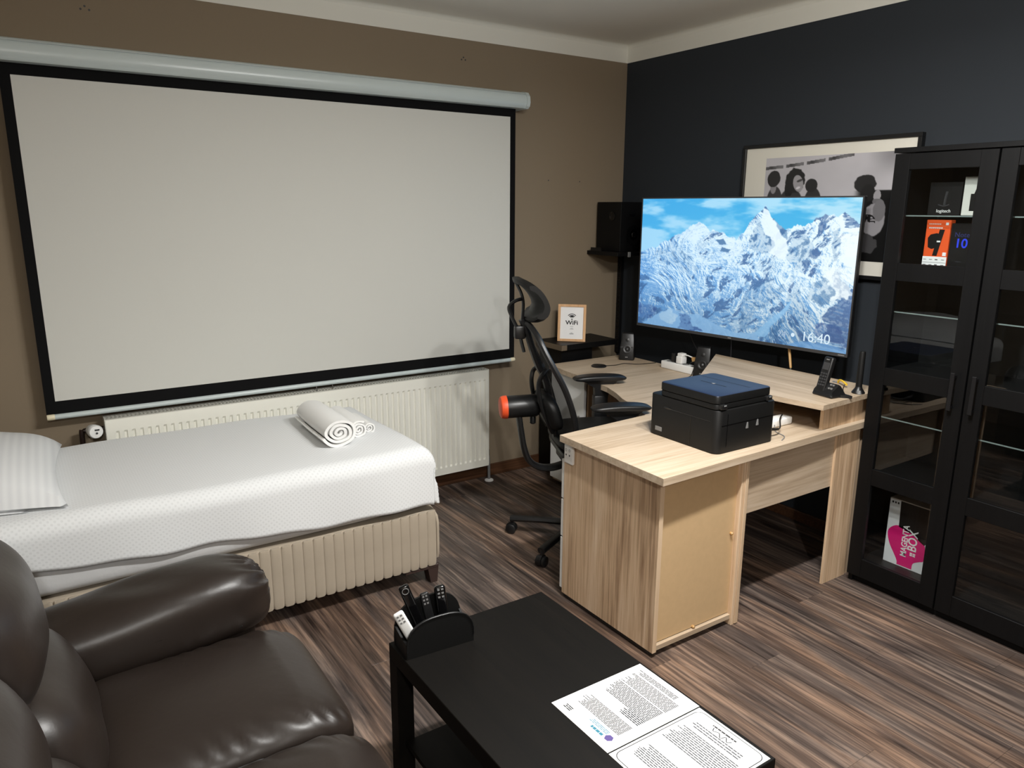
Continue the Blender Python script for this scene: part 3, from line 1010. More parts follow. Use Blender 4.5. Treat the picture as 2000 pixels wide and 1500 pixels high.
# two laminated sheets on the table
def bars(bm, x0, x1, y0, y1, rows, fill, jit, z, hgt=0.62, rag=0.15):
    """lines of print: each row at a given x, running along y"""
    for i in range(rows):
        xx = x0 + (x1 - x0) * (i + 0.5) / rows
        h = abs(x1 - x0) / rows * hgt / 2
        y = y0
        end = y1 - (random.random() * rag * (y1 - y0))
        while y < end:
            l = 0.006 + random.random() * 0.012
            e = min(y + l, end)
            add_box(bm, (xx - h, y, z), (xx + h, e, z + 0.0001))
            y = e + 0.0012
sheets = [('white laminated sheet printed with a purple logo and dense text', (1.003, 1.304), (1.098, 1.312)),
          ('white laminated sheet with a rounded border line at the table edge', (1.003, 1.300), (0.882, 1.094))]
for k, (lab, xr, yr) in enumerate(sheets):
    z0 = 0.4503
    t = Thing('printed_sheet', lab, 'paper', ((xr[0] + xr[1]) / 2, (yr[0] + yr[1]) / 2, z0), group='sheets on the coffee table')
    t.part('page', box((xr[0], yr[0], z0), (xr[1], yr[1], z0 + 0.0008)), M_PAPER)
    z = z0 + 0.0009
    bm = bmesh.new()
    if k == 0:
        bars(bm, 1.062, 1.108, 1.128, 1.290, 12, 1, 0, z)
        bars(bm, 1.122, 1.150, 1.128, 1.200, 5, 1, 0, z)
        bars(bm, 1.150, 1.210, 1.128, 1.292, 13, 1, 0, z)
        bars(bm, 1.214, 1.262, 1.126, 1.292, 11, 1, 0, z)
        bars(bm, 1.268, 1.286, 1.150, 1.290, 4, 1, 0, z)
    else:
        bars(bm, 1.050, 1.105, 0.93, 1.074, 9, 1, 0, z, 0.45)
        bars(bm, 1.150, 1.222, 0.905, 1.078, 11, 1, 0, z, 0.45)
        bars(bm, 1.232, 1.256, 0.92, 1.074, 3, 1, 0, z, 0.4)
    t.part('printed_text', bm, M_INK, kind='stuff')
    if k == 0:
        bm = bmesh.new()
        bars(bm, 1.028, 1.036, 1.150, 1.192, 1, 1, 0, z, 1.0, 0)
        bars(bm, 1.041, 1.054, 1.146, 1.212, 3, 1, 0, z, 0.5)
        t.part('letterhead', bm, M_TEAL)
        bm = add_prism(bmesh.new(), [(1.038 + 0.0115 * math.cos(a), 1.134 + 0.0115 * math.sin(a)) for a in [PI / 6 + PI / 3 * j for j in range(6)]], z, z + 0.0002)
        t.part('logo', bm, M_PURPLE)
        bm = bmesh.new()
        bars(bm, 1.020, 1.036, 1.262, 1.288, 3, 1, 0, z, 0.6)
        t.part('stamp', bm, M_INKDARK)
    else:
        x0, x1, y0, y1, r = 1.010, 1.293, 0.889, 1.087, 0.02
        pts = []
        for cx_, cy_, a0 in ((x1 - r, y1 - r, 0), (x0 + r, y1 - r, PI / 2), (x0 + r, y0 + r, PI), (x1 - r, y0 + r, 1.5 * PI)):
            pts += [(cx_ + r * math.cos(a0 + j * PI / 12), cy_ + r * math.sin(a0 + j * PI / 12), z) for j in range(7)]
        t.part('border_line', tube(pts, 0.0007, 4, closed=True, flat=(0.0004, 0.0011)), M_INKDARK)
        sig = smooth_path([(1.268, 0.965, z), (1.258, 0.972, z), (1.270, 0.984, z), (1.256, 0.990, z), (1.268, 1.003, z), (1.262, 1.016, z), (1.272, 1.022, z)], 4)
        t.part('signature', tube(sig, 0.0008, 4, flat=(0.0004, 0.0012)), M_INKDARK)
        bm = bmesh.new()
        bars(bm, 1.274, 1.281, 0.960, 1.030, 1, 1, 0, z, 0.7, 0)
        bars(bm, 1.022, 1.029, 0.975, 1.010, 1, 1, 0, z, 0.9, 0)
        t.part('heading', bm, M_INKDARK)

# ------------------------------------------------------------------ corner desk
t = Thing('corner_desk', 'light oak corner desk with raised monitor shelf and drawers', 'desk', (2.5, 2.4, 0.0))
t.part('desktop', add_prism(bmesh.new(), [(1.800, 1.742), (2.330, 1.758), (2.330, 2.386), (1.812, 2.350)], 0.722, 0.750), M_OAK_X)
inner = [(2.600, 3.340), (2.575, 3.130), (2.535, 2.890), (2.490, 2.770), (2.438, 2.665), (2.395, 2.540), (2.3305, 2.400)]
t.part('desktop', add_prism(bmesh.new(), [(2.3305, 1.758), (3.215, 1.784), (3.215, 3.530), (2.632, 3.530)] + inner, 0.722, 0.750), M_OAK_X)
t.part('side_panel', box((1.848, 1.800, 0.022), (1.868, 2.362, 0.722), 0.0008, 1), M_OAK_Z)
t.part('plinth_strip', box((1.852, 1.812, 0.006), (1.866, 2.352, 0.022)), M_BLACKPL)
t.part('edge_band', box((1.8478, 1.7985, 0.022), (1.8682, 1.8003, 0.7215)), M_OAK_EDGE)
t.part('back_panel', box((1.868, 1.816, 0.05), (2.286, 1.820, 0.722)), M_FIBRE)
t.part('bottom_board', box((1.868, 1.802, 0.026), (2.286, 2.34, 0.046), 0.0008, 1), M_OAK_X)
t.part('divider_panel', box((2.286, 1.794, 0.0), (2.304, 2.355, 0.722), 0.0008, 1), M_OAK_Z)
t.part('support_panel', box((2.3045, 1.790, 0.004), (2.322, 2.340, 0.722), 0.0008, 1), M_OAK_EDGE)
for px_, pz_ in ((2.268, 0.400), (2.080, 0.050)):
    t.part('plastic_peg', lathe([(0.006, 0), (0.0065, 0.008), (0.004, 0.012), (0, 0.012)], (px_, 1.816, pz_ + 0.004), (0, -1, 0), 10), M_GOLD)
for k, (z0, z1) in enumerate(((0.040, 0.278), (0.284, 0.452), (0.458, 0.632))):
    d_ = t.part('drawer', box((1.850, 2.363, z0), (2.300, 2.381, z1), 0.0015, 1), M_WHITEPL)
    t.part('handle', box((2.02, 2.381, (z0 + z1) / 2 - 0.006), (2.14, 2.398, (z0 + z1) / 2 + 0.006), 0.003, 2), M_CHROME, d_)
t.part('modesty_panel', box((2.3225, 1.812, 0.470), (2.914, 1.828, 0.722)), M_OAK_X)
t.part('leg_panel', box((2.908, 1.801, 0.0), (3.082, 1.8115, 0.7215)), M_OAK_Z)
t.part('leg_panel', box((3.083, 1.806, 0.0), (3.150, 1.822, 0.722)), M_OAK_Z)
# corner and back wing supports
t.part('side_panel', box((2.66, 3.19, 0.03), (3.19, 3.206, 0.722)), M_OAK_Z)
t.part('side_panel', box((2.655, 3.492, 0.03), (3.19, 3.508, 0.722)), M_OAK_Z)
t.part('cupboard_floor', box((2.655, 3.206, 0.03), (3.19, 3.492, 0.05)), M_OAK_X)
d_ = t.part('cupboard_door', box((2.632, 3.198, 0.052), (2.650, 3.506, 0.715), 0.0015, 1), M_WHITEPL, label='white cupboard door')
t.part('handle', box((2.618, 3.228, 0.40), (2.632, 3.242, 0.50), 0.003, 2), M_CHROME, d_)
# raised shelf
shelf = [(2.712, 1.755), (3.205, 1.786), (3.205, 2.760)] + [(v.x, v.y) for v in smooth_path([(2.735, 2.440, 0), (2.700, 2.395, 0), (2.682, 2.30, 0), (2.672, 2.10, 0), (2.680, 1.96, 0), (2.700, 1.84, 0)], 5)]
t.part('monitor_shelf', add_prism(bmesh.new(), shelf, 0.858, 0.880), M_OAK_Y)
t.part('shelf_support', box((2.798, 1.806, 0.750), (3.205, 1.822, 0.858)), M_OAK_Z)
t.part('shelf_support', add_prism(bmesh.new(), [(2.775, 2.455), (3.200, 2.738), (3.200, 2.718), (2.784, 2.441)], 0.750, 0.858), M_OAK_Z)

# small white controller fixed on the desk side
t = Thing('wall_controller', 'small white rounded controller stuck on the side of the oak desk', 'remote control', (1.8475, 2.318, 0.672))
b_ = t.part('body', box((1.832, 2.289, 0.628), (1.8475, 2.347, 0.716), 0.007, 4), M_WHITEPL, smooth=True)
for yy, zz in ((2.307, 0.668), (2.329, 0.668), (2.307, 0.689), (2.329, 0.689)):
    k_ = t.part('button', box((1.8305, yy - 0.009, zz - 0.009), (1.8325, yy + 0.009, zz + 0.009), 0.002, 2), M_WHITEPL, b_)
bm = bmesh.new()
for yy, zz in ((2.307, 0.668), (2.329, 0.668)):
    add_box(bm, (1.8300, yy - 0.004, zz - 0.0035), (1.8306, yy + 0.003, zz + 0.0035))
for yy, zz in ((2.307, 0.689), (2.329, 0.689)):
    add_tube(bm, [(1.8303, yy + 0.005 * math.cos(2 * PI * j / 12), zz + 0.005 * math.sin(2 * PI * j / 12)) for j in range(12)], 0.0007, 4, closed=True, up=(1, 0, 0))
t.part('button_symbols', bm, M_DGREY, b_)

# ------------------------------------------------------------------ printer
t = Thing('printer', 'black multifunction printer with dark blue lid on the oak desk', 'printer', (2.318, 1.995, 0.7503))
def rounded(x0, x1, y0, y1, r, n=5):
    pts = []
    for cx_, cy_, a0 in ((x1 - r, y1 - r, 0), (x0 + r, y1 - r, PI / 2), (x0 + r, y0 + r, PI), (x1 - r, y0 + r, 1.5 * PI)):
        pts += [(cx_ + r * math.cos(a0 + j * PI / 2 / n), cy_ + r * math.sin(a0 + j * PI / 2 / n)) for j in range(n + 1)]
    return pts
def shell(x0, x1, y0, y1, z0, z1, r, top_r=0.006):
    bm = bmesh.new()
    ring = []
    lv = [(0.004, z0), (0, z0 + 0.004), (0, z1 - top_r), (top_r * 0.3, z1 - top_r * 0.3), (top_r, z1)]
    for ins, z in lv:
        ring.append([bm.verts.new((x, y, z)) for x, y in rounded(x0 + ins, x1 - ins, y0 + ins, y1 - ins, r)])
    n = len(ring[0])
    for a, b in zip(ring, ring[1:]):
        for k in range(n):
            bm.faces.new((a[k], a[(k + 1) % n], b[(k + 1) % n], b[k]))
    bm.faces.new(ring[0][::-1]); bm.faces.new(ring[-1])
    return bm
body = t.part('body', shell(2.148, 2.492, 1.816, 2.185, 0.7505, 0.9215, 0.030, 0.004), M_BLACKMATT, smooth=True)
t.part('scanner_unit', shell(2.149, 2.462, 1.826, 2.129, 0.9218, 0.9440, 0.021, 0.001), M_BLACKMATT, smooth=True)
lid = t.part('scanner_lid', shell(2.148, 2.463, 1.825, 2.130, 0.9443, 0.979, 0.020, 0.005), [M_BLACKMATT, M_BLUELID], smooth=True)
for p_ in lid.data.polygons:
    if p_.normal.z > 0.5: p_.material_index = 1
bm = bmesh.new()
add_box(bm, (2.30, 1.92, 0.9788), (2.304, 2.05, 0.9796))
add_box(bm, (2.372, 1.862, 0.9788), (2.3745, 2.115, 0.9794))
t.part('lid_crease', bm, M_BLACKPL, lid)
t.part('lid_badge', box((2.296, 1.978, 0.979), (2.308, 1.990, 0.9802), 0.0005, 1), M_GREYPL, lid)
t.part('control_panel', add_slab(bmesh.new(), [(2.20, 2.130, 0.921), (2.20, 2.205, 0.900), (2.20, 2.205, 0.87), (2.20, 2.14, 0.87)], (0.24, 0, 0)), M_BLACKGLOSS)
# side flap outline, finger notch, badge on the side facing the camera
bm = bmesh.new()
add_box(bm, (2.1472, 1.85, 0.8745), (2.1484, 2.10, 0.8770))
add_box(bm, (2.1472, 1.952, 0.760), (2.1484, 1.954, 0.8745))
t.part('flap_gap', bm, M_BLACKGLOSS, body)
t.part('finger_notch', cushion((2.1465, 2.055, 0.8720), (2.152, 2.100, 0.884), 2.5, 5), M_BLACKGLOSS, body, smooth=True)
t.part('name_badge', box((2.1464, 2.105, 0.772), (2.1486, 2.142, 0.790), 0.002, 2), M_GREYPL, body)
# rear face: hinges, hooks
for hx in (2.176, 2.438):
    h_ = t.part('hinge', box((hx - 0.016, 1.812, 0.926), (hx + 0.016, 1.834, 0.946), 0.004, 2), M_BLACKPL)
    t.part('hinge_pin', box((hx - 0.006, 1.8105, 0.939), (hx + 0.008, 1.8125, 0.944), 0.001, 1), M_GREYPL, h_)
for hx, hz in ((2.315, 0.845), (2.375, 0.848)):
    bm = add_slab(bmesh.new(), [(hx - 0.006, 1.816, hz - 0.012), (hx + 0.006, 1.816, hz - 0.012), (hx + 0.003, 1.816, hz + 0.012), (hx - 0.001, 1.816, hz + 0.012)], (0, -0.003, 0))
    t.part('cable_hook', bm, M_GREYPL, body)
bm = bmesh.new()
add_box(bm, (2.17, 1.8146, 0.862), (2.485, 1.8162, 0.8635))
add_box(bm, (2.20, 1.8146, 0.775), (2.202, 1.8162, 0.905))
t.part('rear_seam', bm, M_BLACKGLOSS, body)
single('printer_cable', tube(smooth_path([(2.493, 1.860, 0.790), (2.545, 1.852, 0.781), (2.60, 1.872, 0.775), (2.655, 1.915, 0.793), (2.695, 1.935, 0.803)], 5), [0.006] * 8 + [0.003] * 13, 8), M_BLACKPL,
       'black power cable running from the printer to the white adapter', 'cable', (2.58, 1.86, 0.776), smooth=True)
single('power_adapter', box((2.625, 1.930, 0.7505), (2.765, 1.985, 0.786), 0.008, 3), M_WHITEPL,
       'white rectangular power adapter on the desk behind the printer', 'adapter', (2.695, 1.957, 0.7505), smooth=True)
single('clear_cable', tube(smooth_path([(2.640, 1.928, 0.765), (2.60, 1.89, 0.753), (2.575, 1.83, 0.7525), (2.52, 1.80, 0.7525)], 5), 0.0022, 6), M_GREYPL,
       'thin grey cord lying on the desk edge beside the printer', 'cable', (2.58, 1.84, 0.7503), smooth=True)

# ------------------------------------------------------------------ office chair (own frame: +x forward, +y to its left)
def raised(bm):                               # back assembly as set on the gas lift
    for v in bm.verts:
        v.co.x = 0.945 * v.co.x - 0.011
        v.co.z = 1.6605 - (1.6605 - v.co.z) * 0.945
    return bm
t = Thing('office_chair', 'black mesh office chair with headrest and orange capped cylinder behind', 'office chair', (2.26, 2.775, 0.0), math.radians(-24), local=True)
t.part('base_hub', lathe([(0.035, 0.055), (0.045, 0.07), (0.045, 0.105), (0.03, 0.125)], (0, 0, 0), (0, 0, 1), 20), M_BLACKPL, smooth=True)
for k in range(5):
    a = math.radians(155 + 72 * k)
    dx, dy = math.cos(a), math.sin(a)
    leg = t.part('base_leg', tube([(0.02 * dx, 0.02 * dy, 0.096), (0.18 * dx, 0.18 * dy, 0.092), (0.33 * dx, 0.33 * dy, 0.082), (0.35 * dx, 0.35 * dy, 0.080)], 0.02, 8, flat=(0.017, 0.022)), M_BLACKPL, smooth=True)
    cx_, cy_ = 0.345 * dx, 0.345 * dy
    tx, ty = -dy, dx
    bm = bmesh.new()
    for s_ in (-1, 1):
        add_lathe(bm, [(0.022, -0.009), (0.0265, -0.006), (0.0265, 0.006), (0.022, 0.009)], (cx_ + tx * 0.016 * s_, cy_ + ty * 0.016 * s_, 0.0268), (tx, ty, 0), 20)
    c_ = t.part('caster', bm, M_BLACKPL, leg, smooth=True)
    bm = tube([(cx_, cy_, 0.085), (cx_, cy_, 0.03)], 0.008, 8)
    add_lathe(bm, [(0.029, -0.008), (0.029, 0.008)], (cx_, cy_, 0.032), (tx, ty, 0), 16)
    t.part('caster_fork', bm, M_BLACKPL, leg)
t.part('gas_lift', lathe([(0.027, 0.10), (0.027, 0.27), (0.016, 0.272), (0.016, 0.46)], (0, 0, 0), (0, 0, 1), 18), M_BLACKPL, smooth=True)
t.part('tilt_mechanism', box((-0.10, -0.08, 0.445), (0.16, 0.08, 0.495), 0.012, 3), M_BLACKPL, smooth=True)
def seat_w(q, co):
    co = co.copy()
    if co.x > 0.25: co.z -= 1.3 * (co.x - 0.25) ** 2
    co.z += 0.012 * q.y * q.y
    return co
t.part('seat', cushion((-0.135, -0.25, 0.510), (0.37, 0.25, 0.600), 4.0, 16, seat_w, ez=2.6), M_BLACKMATT, smooth=True)
t.part('seat_pan', cushion((-0.12, -0.235, 0.490), (0.34, 0.235, 0.530), 6, 8), M_BLACKPL, smooth=True)
# backrest
BK = [(0.53, -0.070, 0.19), (0.60, -0.083, 0.225), (0.70, -0.110, 0.24), (0.81, -0.150, 0.24), (0.90, -0.195, 0.23), (0.98, -0.233, 0.205), (1.05, -0.258, 0.165), (1.095, -0.275, 0.09)]
zsb = [b[0] for b in BK]
def bk(z):
    return (float(np.interp(z, zsb, [b[1] for b in BK])), float(np.interp(z, zsb, [b[2] for b in BK])))
loop = []
for z, s, hw in BK:
    loop.append((s + 0.30 * hw * hw, hw, z))
loop.append((-0.282, 0.0, 1.108))
for z, s, hw in BK[::-1]:
    loop.append((s + 0.30 * hw * hw, -hw, z))
loop.append((-0.068, -0.09, 0.515)); loop.append((-0.068, 0.09, 0.515))
lp = smooth_path(loop + [loop[0]], 3)[:-1]
t.part('back_frame', raised(tube(lp, 0.013, 8, closed=True, flat=(0.015, 0.012), up=(1, 0, 0))), M_BLACKPL, smooth=True)
def bmesh_surf(u, v):
    z = 0.52 + 0.575 * v
    s, hw = bk(z)
    n = (2 * u - 1) * hw
    return Vector((s + 0.30 * n * n - 0.004, n, z))
t.part('back_mesh', raised(grid_surface(14, 20, bmesh_surf)), M_CHAIRMESH, smooth=True)
# spine, lumbar unit, cylinder, support bar
t.part('spine', raised(tube(smooth_path([(-0.300, 0, 1.12), (-0.272, 0, 1.055), (-0.246, 0, 0.97), (-0.212, 0, 0.88), (-0.18, 0, 0.82), (-0.155, 0, 0.72), (-0.135, 0, 0.60), (-0.115, 0, 0.50)], 4), 0.02, 8, flat=(0.018, 0.026), up=(1, 0, 0))), M_BLACKPL, smooth=True)
ring = [(-0.205 + 0.0 * math.cos(a), 0.0, 0) for a in (0,)]
bm = bmesh.new()
for yy in (-0.085, 0.085):
    pts = smooth_path([(-0.175, yy * 0.5, 0.872), (-0.215, yy, 0.845), (-0.229, yy, 0.80), (-0.226, yy, 0.75), (-0.212, yy, 0.69), (-0.182, yy, 0.61), (-0.145, yy * 0.7, 0.54)], 4)
    add_tube(bm, pts, 0.012, 8)
t.part('lumbar_bracket', raised(bm), M_BLACKPL, smooth=True)
t.part('lumbar_pad', raised(cushion((-0.205, -0.15, 0.555), (-0.115, 0.15, 0.745), 3, 12, lambda q, co: Vector((co.x - 0.30 * (co.z - 0.65) + 0.5 * co.y * co.y, co.y, co.z)))), M_BLACKMATT, smooth=True)
cyl = t.part('cylinder', raised(lathe([(0.045, 0.0), (0.056, 0.004), (0.058, 0.012), (0.058, 0.160), (0.05, 0.175)], (-0.385, 0, 0.668), (1, 0, 0.03), 26)), M_BLACKPL, smooth=True)
t.part('end_cap', raised(lathe([(0.0, -0.026), (0.046, -0.026), (0.055, -0.020), (0.0595, -0.006), (0.0595, 0.010)], (-0.385, 0, 0.668), (1, 0, 0.03), 26)), M_ORANGE, cyl, smooth=True, label='orange end cap')
t.part('adjuster_knob', raised(lathe([(0.014, 0), (0.016, -0.006), (0.016, -0.035), (0.011, -0.04)], (-0.238, 0, 0.615), (0, 0, 1), 14)), M_BLACKPL, smooth=True)
t.part('support_bar', raised(tube(smooth_path([(-0.312, 0, 0.622), (-0.300, 0, 0.54), (-0.285, 0, 0.455), (-0.258, 0, 0.38), (-0.205, 0, 0.338), (-0.13, 0, 0.330), (-0.05, 0, 0.355), (-0.01, 0, 0.395)], 4), 0.02, 10, flat=(0.017, 0.034), up=(1, 0, 0))), M_BLACKPL, smooth=True)
# headrest
prof = smooth_path([(-0.346, 0, 1.325), (-0.315, 0, 1.328), (-0.272, 0, 1.300), (-0.238, 0, 1.258), (-0.214, 0, 1.21), (-0.207, 0, 1.17), (-0.222, 0, 1.128), (-0.252, 0, 1.112), (-0.288, 0, 1.116), (-0.288, 0, 1.135), (-0.262, 0, 1.150), (-0.247, 0, 1.18), (-0.250, 0, 1.212), (-0.272, 0, 1.25), (-0.305, 0, 1.285), (-0.340, 0, 1.302), (-0.346, 0, 1.325)], 2)[:-1]
bm = bmesh.new()
cols = []
NW = 12
for j in range(NW + 1):
    v = 2 * j / NW - 1
    k = 1 - 0.25 * abs(v) ** 4
    cols.append([bm.verts.new(((p_.x + 0.275) * k - 0.275 + 0.035 * v * v, 0.145 * v, (p_.z - 1.22) * k + 1.22)) for p_ in prof])
n = len(prof)
for a, b in zip(cols, cols[1:]):
    for k in range(n):
        bm.faces.new((a[k], a[(k + 1) % n], b[(k + 1) % n], b[k]))
bm.faces.new(cols[0]); bm.faces.new(cols[-1][::-1])
hr = t.part('headrest', raised(bm), M_BLACKMATT, smooth=True)
bm = tube(smooth_path([(-0.330, 0, 1.300), (-0.305, 0, 1.25), (-0.294, 0, 1.20), (-0.297, 0, 1.13), (-0.300, 0, 1.10)], 4), 0.009, 8, flat=(0.008, 0.02), up=(1, 0, 0))
add_tube(bm, smooth_path([(-0.298, 0, 1.222), (-0.335, 0, 1.212), (-0.366, 0, 1.182), (-0.352, 0, 1.135), (-0.326, 0, 1.082), (-0.312, 0, 1.05), (-0.300, 0, 1.00), (-0.288, 0, 0.955)], 4), 0.009, 8, flat=(0.009, 0.018), up=(1, 0, 0))
add_box(bm, (-0.338, -0.022, 1.022), (-0.284, 0.022, 1.088), 0.008, 2)
t.part('headrest_bracket', raised(bm), M_BLACKPL, smooth=True)
# armrests
for n_, s0, s1, z in ((-0.30, -0.028, 0.252, 0.800), (0.30, 0.041, 0.330, 0.802)):
    ap = t.part('arm_pad', cushion((s0, n_ - 0.047, z - 0.034), (s1, n_ + 0.047, z), 4.0, 12, lambda q, co: co + Vector((0, 0, -0.008 * q.x * q.x * (q.z > 0)))), M_BLACKPL, smooth=True)
    bm = bmesh.new()
    m_ = s0 + 0.15
    add_slab(bm, [(m_ - 0.10, n_ - 0.02, z - 0.034), (m_ + 0.09, n_ - 0.02, z - 0.034), (m_ + 0.045, n_ - 0.02, z - 0.07), (m_ + 0.03, n_ - 0.02, 0.62), (m_ - 0.03, n_ - 0.02, 0.62), (m_ - 0.035, n_ - 0.02, z - 0.07)], (0, 0.04, 0))
    add_box(bm, (m_ - 0.038, n_ - 0.025, 0.50), (m_ + 0.038, n_ + 0.025, 0.69), 0.008, 2)
    sgn = 1 if n_ > 0 else -1
    add_box(bm, (m_ - 0.035, min(n_ - sgn * 0.10, n_ + sgn * 0.02), 0.485), (m_ + 0.035, max(n_ - sgn * 0.10, n_ + sgn * 0.02), 0.51), 0.005, 2)
    t.part('arm_post', bm, M_BLACKPL, smooth=True)

# ------------------------------------------------------------------ black wall-side unit with the wifi sign
t = Thing('side_stand', 'low black stand with metal edged top in the corner behind the desk', 'stand', (2.97, 3.70, 0.0))
t.part('top_board', box((2.752, 3.568, 0.812), (3.200, 3.838, 0.846), 0.001, 1), M_BLACKWOOD)
t.part('edge_trim', box((2.7495, 3.566, 0.813), (2.7530, 3.838, 0.845)), M_STEEL)
t.part('edge_trim', box((2.7495, 3.5655, 0.813), (2.790, 3.5685, 0.845)), M_STEEL)
t.part('body', box((2.775, 3.60, 0.012), (3.02, 3.822, 0.812), 0.001, 1), M_BLACKWOOD)
t.part('body', box((2.80, 3.62, 0.0), (3.00, 3.82, 0.012)), M_BLACKPL)

t = Thing('wifi_sign', 'light wood framed white WiFi sign on the black stand', 'sign', (2.892, 3.655, 0.8463), math.radians(-44), local=True)
FW, FH, fb = 0.088, 0.232, 0.016
tilt = Matrix.Rotation(math.radians(-6), 4, 'X')
def tl(bm):
    bmesh.ops.transform(bm, matrix=tilt, verts=bm.verts); return bm
bm = bmesh.new()
add_box(bm, (-FW, -0.008, 0), (FW, 0.008, fb), 0.001, 1)
add_box(bm, (-FW, -0.008, FH - fb), (FW, 0.008, FH), 0.001, 1)
add_box(bm, (-FW, -0.008, fb), (-FW + fb, 0.008, FH - fb), 0.001, 1)
add_box(bm, (FW - fb, -0.008, fb), (FW, 0.008, FH - fb), 0.001, 1)
t.part('frame', tl(bm), M_FRAMEOAK)
t.part('sheet', tl(box((-FW + fb, -0.002, fb), (FW - fb, 0.002, FH - fb))), M_PAPER)
bm = bmesh.new()
cz = 0.140
for r_ in (0.013, 0.0225, 0.032):
    add_tube(bm, [(r_ * math.sin(a), -0.0026, cz + r_ * math.cos(a)) for a in np.linspace(-0.85, 0.85, 14)], 0.0022, 5, up=(0, 1, 0), flat=(0.0005, 0.0023))
add_lathe(bm, [(0.0042, 0), (0.0042, 0.0008)], (0, -0.0022, cz - 0.001), (0, -1, 0), 14)
t.part('wifi_symbol', tl(bm), M_INKDARK)
bm = bmesh.new()
for zz, ww in ((0.094, 0.010), (0.083, 0.008), (0.077, 0.012), (0.054, 0.006), (0.050, 0.013), (0.046, 0.013)):
    add_box(bm, (-ww, -0.0026, zz - 0.0007), (ww, -0.002, zz + 0.0007))
t.part('small_print', tl(bm), M_INK)
tx_ = text_part('WiFi', 0.036, M_INKDARK, t.o, tilt @ Vector((0, -0.0026, 0.1165)), (math.radians(90 - 6), 0, 0), 'wifi_lettering', 0.0004, sx=1.12, bold=0.0008)
t.part('easel_back', tl(box((-0.02, 0.008, 0.0), (0.02, 0.0095, 0.17))), M_BLACKPL)
t.part('easel_leg', add_slab(bmesh.new(), [(0.016, 0.012, 0.16), (0.016, 0.075, 0.002), (0.016, 0.080, 0.002), (0.016, 0.018, 0.16)], (-0.032, 0, 0)), M_BLACKPL)

# ------------------------------------------------------------------ loudspeaker on its corner shelf
t = Thing('corner_shelf', 'small black wall shelf high in the corner under the loudspeaker', 'shelf', (3.30, 3.69, 1.365))
sb = t.part('board', box((3.150, 3.540, 1.372), (3.438, 3.838, 1.396), 0.001, 1), M_BLACKWOOD)
t.part('end_bracket', box((3.1485, 3.70, 1.396), (3.154, 3.80, 1.418)), M_BLACKMETAL)
t.part('clip', box((3.232, 3.531, 1.366), (3.252, 3.541, 1.398), 0.002, 1), M_GREYPL)
t.part('upright_rail', box((3.418, 3.800, 0.70), (3.440, 3.838, 1.372)), M_BLACKMETAL)
bm = bmesh.new()
for k in range(22):
    add_box(bm, (3.4165, 3.810, 0.72 + k * 0.029), (3.4185, 3.826, 0.735 + k * 0.029))
t.part('rail_slots', bm, M_BLACKGLOSS, kind='stuff')
t = Thing('loudspeaker', 'boxy black loudspeaker on the corner shelf left of the television', 'speaker', (3.31, 3.70, 1.3963))
sp = t.part('cabinet', box((3.205, 3.585, 1.3965), (3.432, 3.812, 1.702), 0.003, 2), M_BLACKWOOD)
t.part('tweeter', lathe([(0.028, 0), (0.028, 0.004), (0.020, 0.0045), (0.017, 0.0015), (0.006, 0.005), (0, 0.006)], (3.205, 3.665, 1.615), (-1, 0, 0), 22), M_BLACKGLOSS, sp, smooth=True)
t.part('woofer', lathe([(0.066, 0), (0.066, 0.004), (0.055, 0.006), (0.046, 0.002), (0.02, -0.002), (0.016, 0.002), (0, 0.004)], (3.32, 3.585, 1.50), (0, -1, 0), 28), M_BLACKGLOSS, sp, smooth=True)
t.part('tweeter', lathe([(0.024, 0), (0.024, 0.004), (0.016, 0.0045), (0.006, 0.006), (0, 0.007)], (3.30, 3.585, 1.635), (0, -1, 0), 22), M_BLACKGLOSS, sp, smooth=True)

# ------------------------------------------------------------------ television
TV0, TV1 = Vector((3.100, 3.288, 0)), Vector((3.245, 2.005, 0))
dv = TV1 - TV0
tvw = dv.length
yaw = math.atan2(dv.y, dv.x)
tvc = (TV0 + TV1) / 2
ZB, ZT = 0.982, 1.724
t = Thing('television', 'wide television showing snowy mountains on the dark wall', 'television', (tvc.x, tvc.y, ZB), yaw, local=True)
hw, hh = tvw / 2, ZT - ZB
t.part('housing', box((-hw, 0.004, 0), (hw, 0.030, hh), 0.003, 2), M_BLACKPL)
t.part('rear_cover', box((-hw * 0.86, 0.030, 0.03), (hw * 0.86, 0.075, hh * 0.62), 0.015, 2), M_BLACKMATT)
bm = bmesh.new()
add_box(bm, (-hw, -0.002, 0), (hw, 0.004, 0.016))
add_box(bm, (-hw, -0.002, hh - 0.007), (hw, 0.004, hh))
add_box(bm, (-hw, -0.002, 0.016), (-hw + 0.007, 0.004, hh - 0.007))
add_box(bm, (hw - 0.007, -0.002, 0.016), (hw, 0.004, hh - 0.007))
bz = t.part('bezel', bm, M_DGREY)
t.part('maker_badge', box((hw - 0.045, -0.003, 0.005), (hw - 0.014, -0.0015, 0.010)), M_GREYPL, bz)
t.part('centre_badge', box((-0.010, -0.003, 0.005), (0.010, -0.0015, 0.011)), M_GREYPL, bz)
t.part('wall_mount', box((-0.22, 0.075, 0.25), (0.22, 0.090, 0.55)), M_BLACKMETAL)
t.part('mount_arm', tube([(0.0, 0.085, 0.40), (0.05, 0.15, 0.40), (-0.02, 0.245, 0.40)], 0.02, 8), M_BLACKMETAL)

